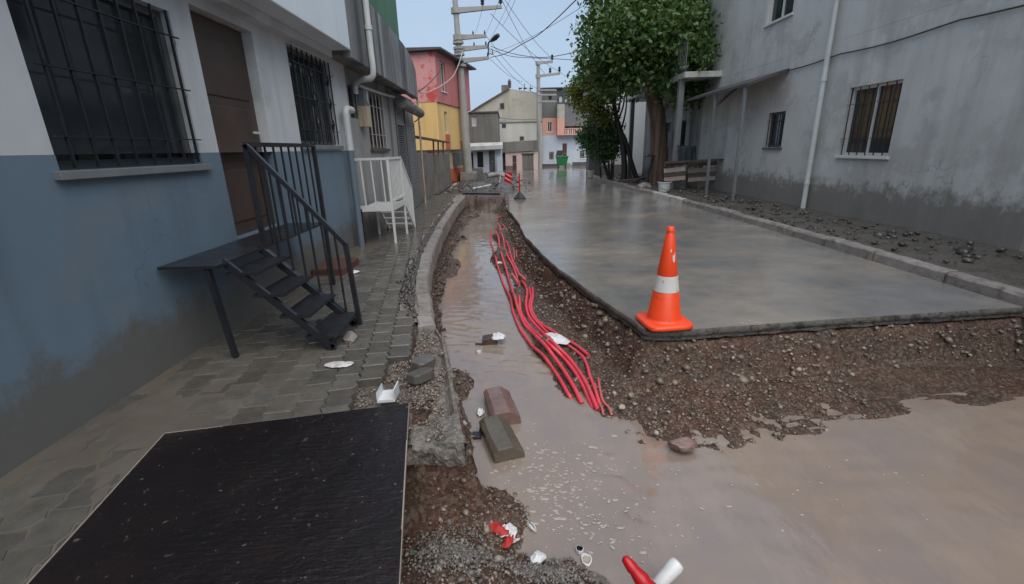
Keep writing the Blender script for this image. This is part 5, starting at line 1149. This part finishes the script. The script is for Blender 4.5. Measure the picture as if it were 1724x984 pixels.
# ------------------------------------------------------------------ rubble and pipes at the far end of the trench
def mound(name, c, sx, sy, hh, mat, label, cat, seed):
    n = 40; a = np.linspace(-1.15, 1.15, n); X, Y = np.meshgrid(a, a); r = np.hypot(X, Y)
    Z = hh*np.clip(1-r**2, -.25, 1)*(1+.5*fbm(X*2+seed, Y*2, 4, seed))+.10*hh*fbm(X*9, Y*9, 3, seed+3)
    return tag(grid_obj(name, c.x+X*sx, c.y+Y*sy, np.maximum(Z, -.06), mat, None, False), label, cat)
mound('dirt_mound', Vector((-1.2, 18.4, 0)), 1.2, 2.1, .24, m_dirt, 'heap of dark dirt around the pipes at the far end of the trench', 'dirt heap', 5)
mound('dirt_mound', Vector((-.25, 17.2, 0)), .55, 1.3, .30, m_dirt, 'smaller dirt heap beside the road at the far end of the trench', 'dirt heap', 8)
mound('dirt_mound', Vector((-1.0, 25.5, 0)), 1.5, 4.0, .16, m_dirt, 'low spread of rubble in front of the white building', 'dirt heap', 12)
c4 = np.c_[RNG.normal(-.9, .8, 700), RNG.uniform(15.6, 28, 700)]; hh4 = .10+.1*RNG.random(700)
stones('rubble', np.c_[c4, hh4], np.clip(RNG.lognormal(-3.7, .5, 700), .012, .09), m_rubble)
tag(MB().tube([G(778, 325, .16), G(842, 326, .10)], .055, 10).build('black_pipe', m_rubber, smooth=True), 'black pipe lying across the far end of the trench', 'pipe')
tag(MB().tube([DY(796, 318, 16.8), DY(826, 312, 17.2)], .03, 8).build('metal_rod', m_pvc, smooth=True), 'pale metal rod propped over the dirt heap', 'rod')
tag(MB().tube(smooth_path([DY(778, 318, 16.6), DY(784, 311, 16.8), DY(792, 314, 16.7), DY(799, 325, 16.2)], 5), .035, 8).build('hose', m_dkgrey, smooth=True), 'grey hose arching over the dirt heap', 'hose')
tag(MB().tube(smooth_path([DY(833, 314, 16.8), DY(838, 310, 17), DY(844, 312, 17), DY(843, 320, 16.4)], 5), .03, 8).build('hose', m_rubber, smooth=True), 'black hose curled at the right of the dirt heap', 'hose')
pls = [((748, 325), (775, 320)), ((752, 322), (778, 321)), ((758, 318), (781, 316)), ((760, 314), (784, 312)), ((757, 320), (768, 309)), ((766, 318), (772, 308))]
for k, (a, b) in enumerate(pls):
    tag(MB().bar(DY(a[0], a[1], 17.6+.1*k), DY(b[0], b[1], 18.0+.15*k), .11, .03).build('plank', m_wood if k % 2 else m_palletpale), ['dark plank lowest in the pile by the kerb end', 'pale plank on top of the lowest dark plank', 'dark plank in the middle of the pile by the kerb end', 'pale plank at the back of the pile by the kerb end', 'dark plank slanting steeply over the pile', 'pale stick leaning at the right of the plank pile'][k], 'plank', 'planks piled at the kerb end')
tag(MB().lathe([(.0, 0), (.075, .004), (.085, .02), (.06, .03)], G(800, 366, -.497), 10).build('bowl', m_plastic, smooth=True), 'small white bowl floating in the far part of the trench', 'bowl')
cn = MB().tube([G(833, 310, .0)+Vector((-.3, 0, .35)), G(833, 310, 0)+Vector((.4, .2, .42))], .10, 10)
tag(cn.build('cement_pipe', m_conc, smooth=True), 'short grey cement pipe on the smaller dirt heap', 'pipe')

# ------------------------------------------------------------------ right side: verge, kerb, house, trees
yv = np.concatenate([np.arange(-2, 24.6, .2)]); uv = np.linspace(0, 1, 40)**1.5
XV = (KR(yv)+.14)[:, None]+(12-KR(yv))[:, None]*uv[None, :]; YV = np.repeat(yv[:, None], 40, 1)
ZV = .10+.02*fbm(XV*2, YV*2, 4, 121)+.01*fbm(XV*9, YV*9, 3, 123)
ZV[-1, :] = -.05; ZV[0, :] = -.05
tag(grid_obj('verge', XV, YV, ZV, m_dirt), kind='structure')
kr = empty('kerb', (4.5, 12, 0), kind='structure')
yk = 2.0; i = 0
while yk < 24.3:
    L = random.uniform(.85, 1.0) if not (12.0 < yk < 14.2) else random.uniform(.35, .5)
    a = Vector((float(KR(yk)), yk, 0)); b = Vector((float(KR(yk+L-.02)), yk+L-.02, 0)); d_ = (b-a).normalized(); n_ = Vector((d_.y, -d_.x, 0))
    mb = MB(); hk = .13+random.uniform(-.015, .015); V = []; pr = [(.0, -.1), (.006, hk-.03), (.03, hk), (.15, hk-.004), (.15, -.1)]
    for k in range(9):
        c = a.lerp(b, k/8)
        for o_, z in pr: V.append(c+n_*(o_+random.gauss(0, .004))+Vector((0, 0, z+random.gauss(0, .004))))
    mb.add(V, [(k*5+m, k*5+(m+1) % 5, (k+1)*5+(m+1) % 5, (k+1)*5+m) for k in range(8) for m in range(5)]+[tuple(range(5))[::-1], tuple(40+m for m in range(5))])
    mb.build('kerb_stone', m_kerb_paint if 12.0 < yk < 14.2 else m_kerb, kr, bevel=.008); yk += L
c5 = np.c_[RNG.uniform(4.7, 6.2, 700), RNG.uniform(5, 24, 700)]
stones('verge_rubble', np.c_[c5, np.full(700, .11)], np.clip(RNG.lognormal(-3.7, .5, 700), .01, .08), m_rubble)

RX = 6.4; FR = Face((RX, 0, 0), (0, 1, 0), (-1, 0, 0))
h10 = empty('house', (RX, 14, 0), 'shaded grey and white house with a balcony behind the big tree on the right', 'house')
m10 = MB(); dops = [(19.0, 19.9, .1, 2.3), (17.0, 18.0, 1.2, 2.3), (11.2, 11.9, 1.35, 2.15), (8.0, 9.2, 1.2, 2.4), (4.6, 5.6, .1, 2.3)]
FR.wall(m10, 16.0, 22.6, 0, 3.3, dops[:2], 6); m10.build('grey_wall', m_greywall, h10, fix=False)
m10 = MB(); FR.wall(m10, -3, 15.997, 0, 3.3, dops[2:], 6); m10.build('white_wall', m_oldwhite, h10, fix=False)
FR.door(h10, 19.0, 19.9, .1, 2.3, m_dkgrey); FR.window(h10, 17.0, 18.0, 1.2, 2.3, m_dkgrey, bars=5); FR.window(h10, 11.2, 11.9, 1.35, 2.15, m_dkgrey, bars=4); FR.window(h10, 8.0, 9.2, 1.2, 2.4, div=2, bars=6); FR.door(h10, 4.6, 5.6, .1, 2.3, m_brown)
m10 = MB(); m10.box(5.3, RX-.003, 14.8, 22.5, 3.36, 3.52); m10.build('balcony_slab', m_oldwhite, h10, bevel=.01)
m10 = MB(); FR.wall(m10, -3, 22.6, 3.303, 6.4, [(17, 18, 3.55, 5.5), (11.5, 12.6, 4.2, 5.4), (7, 8.2, 4.2, 5.4)], 6); m10.build('upper_wall', m_oldwhite, h10, fix=False)
FR.door(h10, 17, 18, 3.55, 5.5, m_brown); FR.window(h10, 11.5, 12.6, 4.2, 5.4, div=2); FR.window(h10, 7, 8.2, 4.2, 5.4, div=2)
ry = MB(); ry.bar((5.34, 14.85, 4.45), (5.34, 22.45, 4.45), .045); ry.bar((5.34, 14.85, 3.6), (5.34, 22.45, 3.6), .03); rail = ry.build('balcony_rail', m_dkgrey, h10)
for k in range(58): MB().bar((5.34, 14.9+k*.13, 3.525), (5.34, 14.9+k*.13, 4.43), .02).build('baluster', m_louver, rail)
for y in (20.9, 15.2): MB().bar((5.35, y, .08), (5.35, y, 3.355), .16).build('pillar', m_louver, h10)
MB().bar((6.3, 19.95, .1), (6.3, 19.95, 3.3), .1).bar((6.3, 16.9, .1), (6.3, 16.9, 3.3), .1).build('pilaster', m_oldwhite, h10)
lt = MB(); lt.hexa([(5.5, 11.3, 2.72), (RX, 11.3, 3.0), (RX, 15.6, 3.0), (5.5, 15.6, 2.72), (5.5, 11.3, 2.78), (RX, 11.3, 3.06), (RX, 15.6, 3.06), (5.5, 15.6, 2.78)]); lt.build('lean_to_roof', m_tarroof, h10)
for y_ in (13.1, 11.5): MB().bar((5.55, y_, .1), (5.55, y_, 2.72), .06).build('lean_to_post', m_louver, h10)
MB().bar((5.55, 13.1, 2.4), (6.2, 13.3, 2.9), .05).build('lean_to_brace', m_louver, h10)
# white end wall beyond
h11 = empty('house', (4.9, 24.6, 0), 'white walled house end with stained base beyond the slim tree', 'house')
F11 = Face((4.55, 24.6, 0), (1, 0, 0), (0, -1, 0)); m11 = MB(); F11.wall(m11, 0, 4.5, .0, 5.4, [(.62, .95, 1.35, 2.0)], 2.2); m11.build('wall', M('brightened_whitewash', (.74, .75, .76), (.66, .67, .68), 1.2, .6, None, .1, 40, .004, streak=((.5, .5, .49), 2, .58, .8)), h11, fix=False); F11.window(h11, .62, .95, 1.35, 2.0, m_dkgrey, sill=False)  # white raised in the colour to make up for the shade on this wall
m11 = MB(); F11.box(m11, -.02, 1.9, 0, .55, .003, .04); m11.build('stained_base', m_oldwhite, h11)
m11 = MB(); m11.box(4.1, 8, 23.9, 26.6, 5.403, 5.5); m11.build('roof', m_tarroof, h11)
gp = MB(); a = DY(992, 245, 23.4); b = DY(1013, 288, 23.4); gp.box(a.x, b.x, 23.4, 24.2, .0, a.z); tag(gp.build('gate_pillar', m_dkgrey, bevel=.01), 'dark grey gate pillar at the corner below the pale bush', 'pillar')
# street sign like lamp among the leaves
fl = empty('flood_lamp', DY(1000, 200, 18.5), 'pale flat lamp head on a dark post among the yellowish leaves', 'lamp')
a, b = DY(983, 160, 18.5), DY(1001, 152, 18.5); MB().bar(a, b, .3, .08).build('head', m_oldwhite, fl)
MB().bar(DY(998, 156, 18.6), DY(1012, 300, 20.8), .05).build('post', m_black, fl)

def leaves(name, clusters, n, size, mat, parent, seed=0, droop=.35, hollow=.45):
    r = np.random.default_rng(seed); C_ = np.array([c[:3] for c in clusters]); R_ = np.array([c[3] for c in clusters])
    # sprigs first, then leaves round each sprig
    w = R_**2; w = w/w.sum(); ns = n//14; idx = r.choice(len(C_), ns, p=w)
    dv = r.normal(size=(ns, 3)); dv /= np.linalg.norm(dv, axis=1)[:, None]
    rad = (hollow+(1.08-hollow)*r.random(ns)**.6)*(1+.16*r.normal(size=ns))
    S = C_[idx]+dv*(R_[idx]*rad)[:, None]*np.array([1, 1, .85])
    L = np.repeat(S, 14, 0); m = len(L); L = L+r.normal(size=(m, 3))*size*1.15
    t = np.repeat(dv, 14, 0)*.6+r.normal(size=(m, 3))*.7; t[:, 2] -= droop; t /= np.linalg.norm(t, axis=1)[:, None]
    s = np.cross(t, r.normal(size=(m, 3))); s /= np.linalg.norm(s, axis=1)[:, None]; nn_ = np.cross(t, s)
    ln = size*r.uniform(.7, 1.3, m)[:, None]; wd = ln*.27
    V = np.stack([L, L+t*ln*.5+s*wd+nn_*ln*.06, L+t*ln-nn_*ln*.05, L+t*ln*.5-s*wd+nn_*ln*.06], 1).reshape(-1, 3)
    return obj_np(name, V, np.arange(m*4).reshape(-1, 4), mat, parent)
def limb(mb, a, b, r0, r1, wob=.12, n=6, k=8):
    a, b = Vector(a), Vector(b); P_ = [a.lerp(b, i/n)+Vector((random.gauss(0, wob), random.gauss(0, wob), random.gauss(0, wob*.5)))*(0 if i in (0,) else (b-a).length*.12) for i in range(n+1)]
    mb.tube(P_, [r0+(r1-r0)*i/n for i in range(n+1)], k); return P_
# big tree
TY = 17.0
tb = G(1108, 308, .1); tb.x = DY(1109, 300, TY).x; tb.y = TY
t1 = empty('tree', tb, 'large leafy tree with a thick brown trunk at the right kerb', 'tree')
tr = MB(); tp = [Vector((tb.x+.02, TY, .02)), Vector((tb.x, TY, .35)), DY(1109, 250, TY), DY(1107, 200, TY), DY(1100, 160, TY), DY(1095, 120, TY), DY(1093, 90, TY)]
tr.tube(smooth_path(tp, 4), list(np.interp(np.linspace(0, 1, 25), [0, .06, .2, .6, .85, 1], [.46, .36, .30, .26, .27, .2])), 16)
tr.build('trunk', m_bark, t1, smooth=True)
cl1 = []
for (px, py, dy, r_) in [(1003, 45, 0, .5), (998, 78, -.5, .42), (1012, 105, .3, .5), (1020, 15, .5, .6), (1032, 60, -.6, .75), (1040, 105, .2, .7), (1045, -15, 0, .8), (1060, 30, -1.0, .9), (1070, 80, -.8, .85), (1085, -30, 0, 1.0), (1095, 40, -1.2, 1.0), (1105, 95, -.8, .8), (1120, 0, .5, 1.0), (1130, 60, -1.3, 1.0), (1140, 110, -.8, .75), (1150, 20, -.5, 1.1), (1170, 85, -1.2, .95), (1175, 135, -.6, .6), (1190, 30, 0, 1.1), (1215, 75, -.8, .95), (1240, 20, .2, 1.0), (1260, 80, -.3, .8), (1290, 40, .3, .85), (1200, -60, 0, 1.2), (1120, -90, 0, 1.2), (1270, -40, .2, 1.0), (1040, -70, .4, .9), (990, 100, -.3, .3), (983, 112, -.2, .22), (1012, -20, .3, .5), (1060, 130, .6, .4), (1030, 140, 0, .35), (1130, 150, -.9, .4), (1200, 150, -.3, .5), (1230, 125, 0, .6), (996, 28, 0, .28), (1120, 30, 1.6, 1.1), (1180, 30, 1.8, 1.1), (1080, 60, 1.4, .9), (1008, 128, .2, .4), (1024, 148, .3, .38), (1060, 118, -.6, .5), (1078, 128, .9, .4), (1150, 148, -.6, .5), (1000, 60, .8, .5), (1014, 85, .9, .5)]:
    c = DY(px, py, TY+dy); cl1.append((c.x, c.y, c.z, r_))
br = MB()
for k, c in enumerate(cl1):
    if k % 2 == 0: limb(br, tp[-1-(k % 3 == 0)], c[:3], .09, .015)
br.build('branch', m_bark, t1, smooth=True)
leaves('crown', cl1, 29000, .175, m_leaf, t1, 3, hollow=.25)
# slim dark tree
SY = 19.4
t2 = empty('tree', DY(1050, 303, SY), 'slim dark leaning tree with two wet black stems and yellowish leaves', 'tree')
def pth(L_, Y): return smooth_path([DY(x, y, Y) for x, y in L_], 4)
a_ = pth([(1050, 305), (1051, 275), (1047, 235), (1038, 200), (1034, 170), (1036, 130), (1040, 90)], SY); MB().tube(a_, list(np.linspace(.13, .06, len(a_))), 10).build('trunk', m_darkbark, t2, smooth=True)
a_ = pth([(1072, 302), (1062, 270), (1054, 240), (1046, 222)], SY-.1); MB().tube(a_, list(np.linspace(.10, .07, len(a_))), 8).build('stem', m_darkbark, t2, smooth=True)
bq = MB()
for L_ in ([(1040, 205), (1049, 180), (1052, 160), (1064, 120)], [(1044, 225), (1052, 195), (1055, 165), (1050, 140)], [(1036, 180), (1022, 150), (1005, 130)], [(1034, 165), (1020, 175), (995, 150)], [(1050, 240), (1057, 262), (1060, 250)], [(1041, 190), (1045, 150), (1030, 120)]):
    a_ = pth(L_, SY); bq.tube(a_, list(np.linspace(.045, .012, len(a_))), 6)
bq.build('branch', m_darkbark, t2, smooth=True)
cl2 = [(*DY(px, py, SY+dy), r_) for px, py, dy, r_ in [(1000, 130, 0, .5), (985, 150, .2, .42), (975, 165, .3, .3), (1012, 160, -.3, .45), (995, 178, 0, .4), (1020, 125, .4, .5), (1010, 195, 0, .28), (968, 150, .2, .2), (1030, 150, .5, .3), (1063, 140, .4, .3), (1026, 195, 0, .2)]]
leaves('crown', cl2, 8500, .12, m_leafy, t2, 5)
# bush
BY = 20.6
t3 = empty('bush', G(1022, 300, .1), 'dense dark green bush with pale blossoms on bare stems', 'bush')
bs_ = MB()
for L_ in ([(1025, 302), (1020, 280), (1008, 250)], [(1027, 302), (1024, 275), (1018, 240)], [(1029, 302), (1030, 270), (1028, 235)], [(1031, 302), (1033, 275), (1038, 250)], [(1024, 300), (1016, 276), (1012, 262)]):
    a_ = pth(L_, BY); bs_.tube(a_, list(np.linspace(.05, .02, len(a_))), 7)
bs_.build('stem', m_darkbark, t3, smooth=True)
cl3 = [(*DY(px, py, BY+dy), r_) for px, py, dy, r_ in [(995, 225, 0, .42), (1010, 212, -.2, .45), (1000, 245, 0, .38), (1020, 235, -.3, .5), (1015, 255, 0, .4), (1028, 250, 0, .32), (988, 235, .1, .25), (1026, 220, 0, .38)]]
leaves('foliage', cl3, 9000, .12, m_leafd, t3, 9)
cl4 = [(*DY(px, py, BY-.4), r_) for px, py, r_ in [(1004, 208, .16), (1006, 222, .18), (1015, 214, .14), (1000, 200, .12)]]
leaves('blossom', cl4, 420, .07, m_leafw, t3, 13)

# things under the trees
def bucket(px, py, z, r, h, mat, label, Y=None):
    c = G(px, py, z); t = empty('bucket', c, label, 'bucket', 'buckets on the verge')
    MB().lathe([(r*.8, 0), (r, h), (r*1.08, h), (r*1.08, h-.03), (r*.98, h-.035), (r*.93, h-.02), (r*.75, .06)], c, 16).build('body', mat, t, smooth=True)
    MB().tube([c+Vector((-r*1.05*cos(a_)*1.0, -.12*sin(a_)-r*.6, h-.05-.18*sin(a_))) for a_ in np.linspace(.0, pi, 10)], .008, 5).build('handle', m_dkgrey, t)
bucket(1118, 323, .10, .20, .30, m_pvc, 'grey white bucket on the verge beside the big tree')
bucket(1146, 318, .10, .20, .36, m_kerb, 'brown grey bucket in front of the stacked planks')
bucket(994, 299, .05, .17, .34, M('cream_tin', (.52, .50, .38), (.42, .4, .3), 5, .4), 'small cream tin standing on the road below the gate pillar')
bn = empty('plank_bench', DY(1140, 310, 14.6), 'bench of dark and pale planks right of the big tree', 'bench')
for k, (y0, m_) in enumerate(((277, m_wood), (287, m_palletpale), (295, m_wood), (302, m_palletpale))):
    for j in range(2):
        a = DY(1118+40*j, y0+1, 14.8); b = DY(1154+60*j, y0-3, 14.5); MB().bar(a, b, .04, .13).build('plank', m_, bn)
for x in (1132, 1180): a = DY(x, 272, 14.75); MB().bar((a.x, 14.75, .08), (a.x, 14.75, a.z), .12, .1).build('post', m_wood, bn)
a = DY(1120, 274, 14.7); b = DY(1230, 268, 14.2); MB().bar(a, b, .35, .05).build('top', m_brown, bn)
tag(MB().bar(DY(1087, 311, 16.5), DY(1101, 262, 16.6), .09).build('stake', m_black), 'black stake leaning against the foot of the big tree', 'stake')
crumple('dark_bag', DY(1094, 266, 16.45), (.16, .10, .16), m_black, 'dark bag hung on the stake beside the big trunk', 'bag', 51)
tag(MB().bar(DY(1075, 303, 18), DY(1040, 306, 18.3), .14, .12).build('log', m_brown, bevel=.02), 'short dark log lying on the verge by the slim tree', 'log')
rock(1104, 309, .1, (.19, .13, .13), m_oldwhite, 'white painted stone at the foot of the big trunk', seed=21)
rock(1083, 318, .08, (.30, .22, .16), m_conc, 'broken concrete lump on the kerb below the big tree', seed=22, cat='rubble')
dq = empty('downpipe', (RX-.08, 9.9, .1), 'grey downpipe with collars on the wall right of the big tree', 'pipe')
MB().tube([(RX-.08, 9.9, .1), (RX-.08, 9.9, 6.2)], .05, 10).build('pipe', m_pvc, dq, smooth=True)
for z in (.6, 2.6, 4.6): MB().tube([(RX-.08, 9.9, z), (RX-.08, 9.9, z+.06)], .062, 10).build('collar', m_pvc, dq, smooth=True)
tag(MB().tube([Vector((RX-.025, y, 3.05-.05*abs(sin(y*1.3)))) for y in np.arange(2, 16, .4)], .012, 5).build('cable', m_wire), 'black cable sagging along the pale wall on the right', 'cable')
rail_ = empty('clothes_rail', DY(1150, 300, 14.9), 'dark teal cloth hung on a thin rail before the white wall', 'clothes rail')
a, b = DY(1140, 246, 14.9), DY(1172, 247, 14.9); MB().bar(a, b, .03).bar(DY(1142, 246, 14.9), DY(1146, 305, 14.9), .03).bar(DY(1171, 247, 14.9), DY(1172, 305, 14.9), .03).build('rail', m_black, rail_)
nx_, nz_ = 16, 10; CX, CZ = np.meshgrid(np.linspace(0, 1, nx_), np.linspace(0, 1, nz_)); ca, cb_ = DY(1146, 247, 14.88), DY(1168, 276, 14.88)
o = obj_np('cloth', np.stack([ca.x+(cb_.x-ca.x)*CX, 14.88+.05*np.sin(CX*16)*CZ, ca.z+(cb_.z-ca.z)*CZ], -1).reshape(-1, 3), grid_faces(nz_, nx_), m_teal, rail_); o.modifiers.new('thick', 'SOLIDIFY').thickness = .01
mbr = empty('wall_box', FR.p(16.6, 1.9, 0), 'grey meter cabinet on the wall left of the big trunk', 'meter box')
q1 = MB(); FR.box(q1, 18.15, 18.75, 1.35, 1.95, .0, .16); q1.build('cabinet', m_louver, mbr, bevel=.008)
q1 = MB(); FR.box(q1, 18.2, 18.7, 1.4, 1.9, .161, .172); q1.build('door', m_louver, mbr)
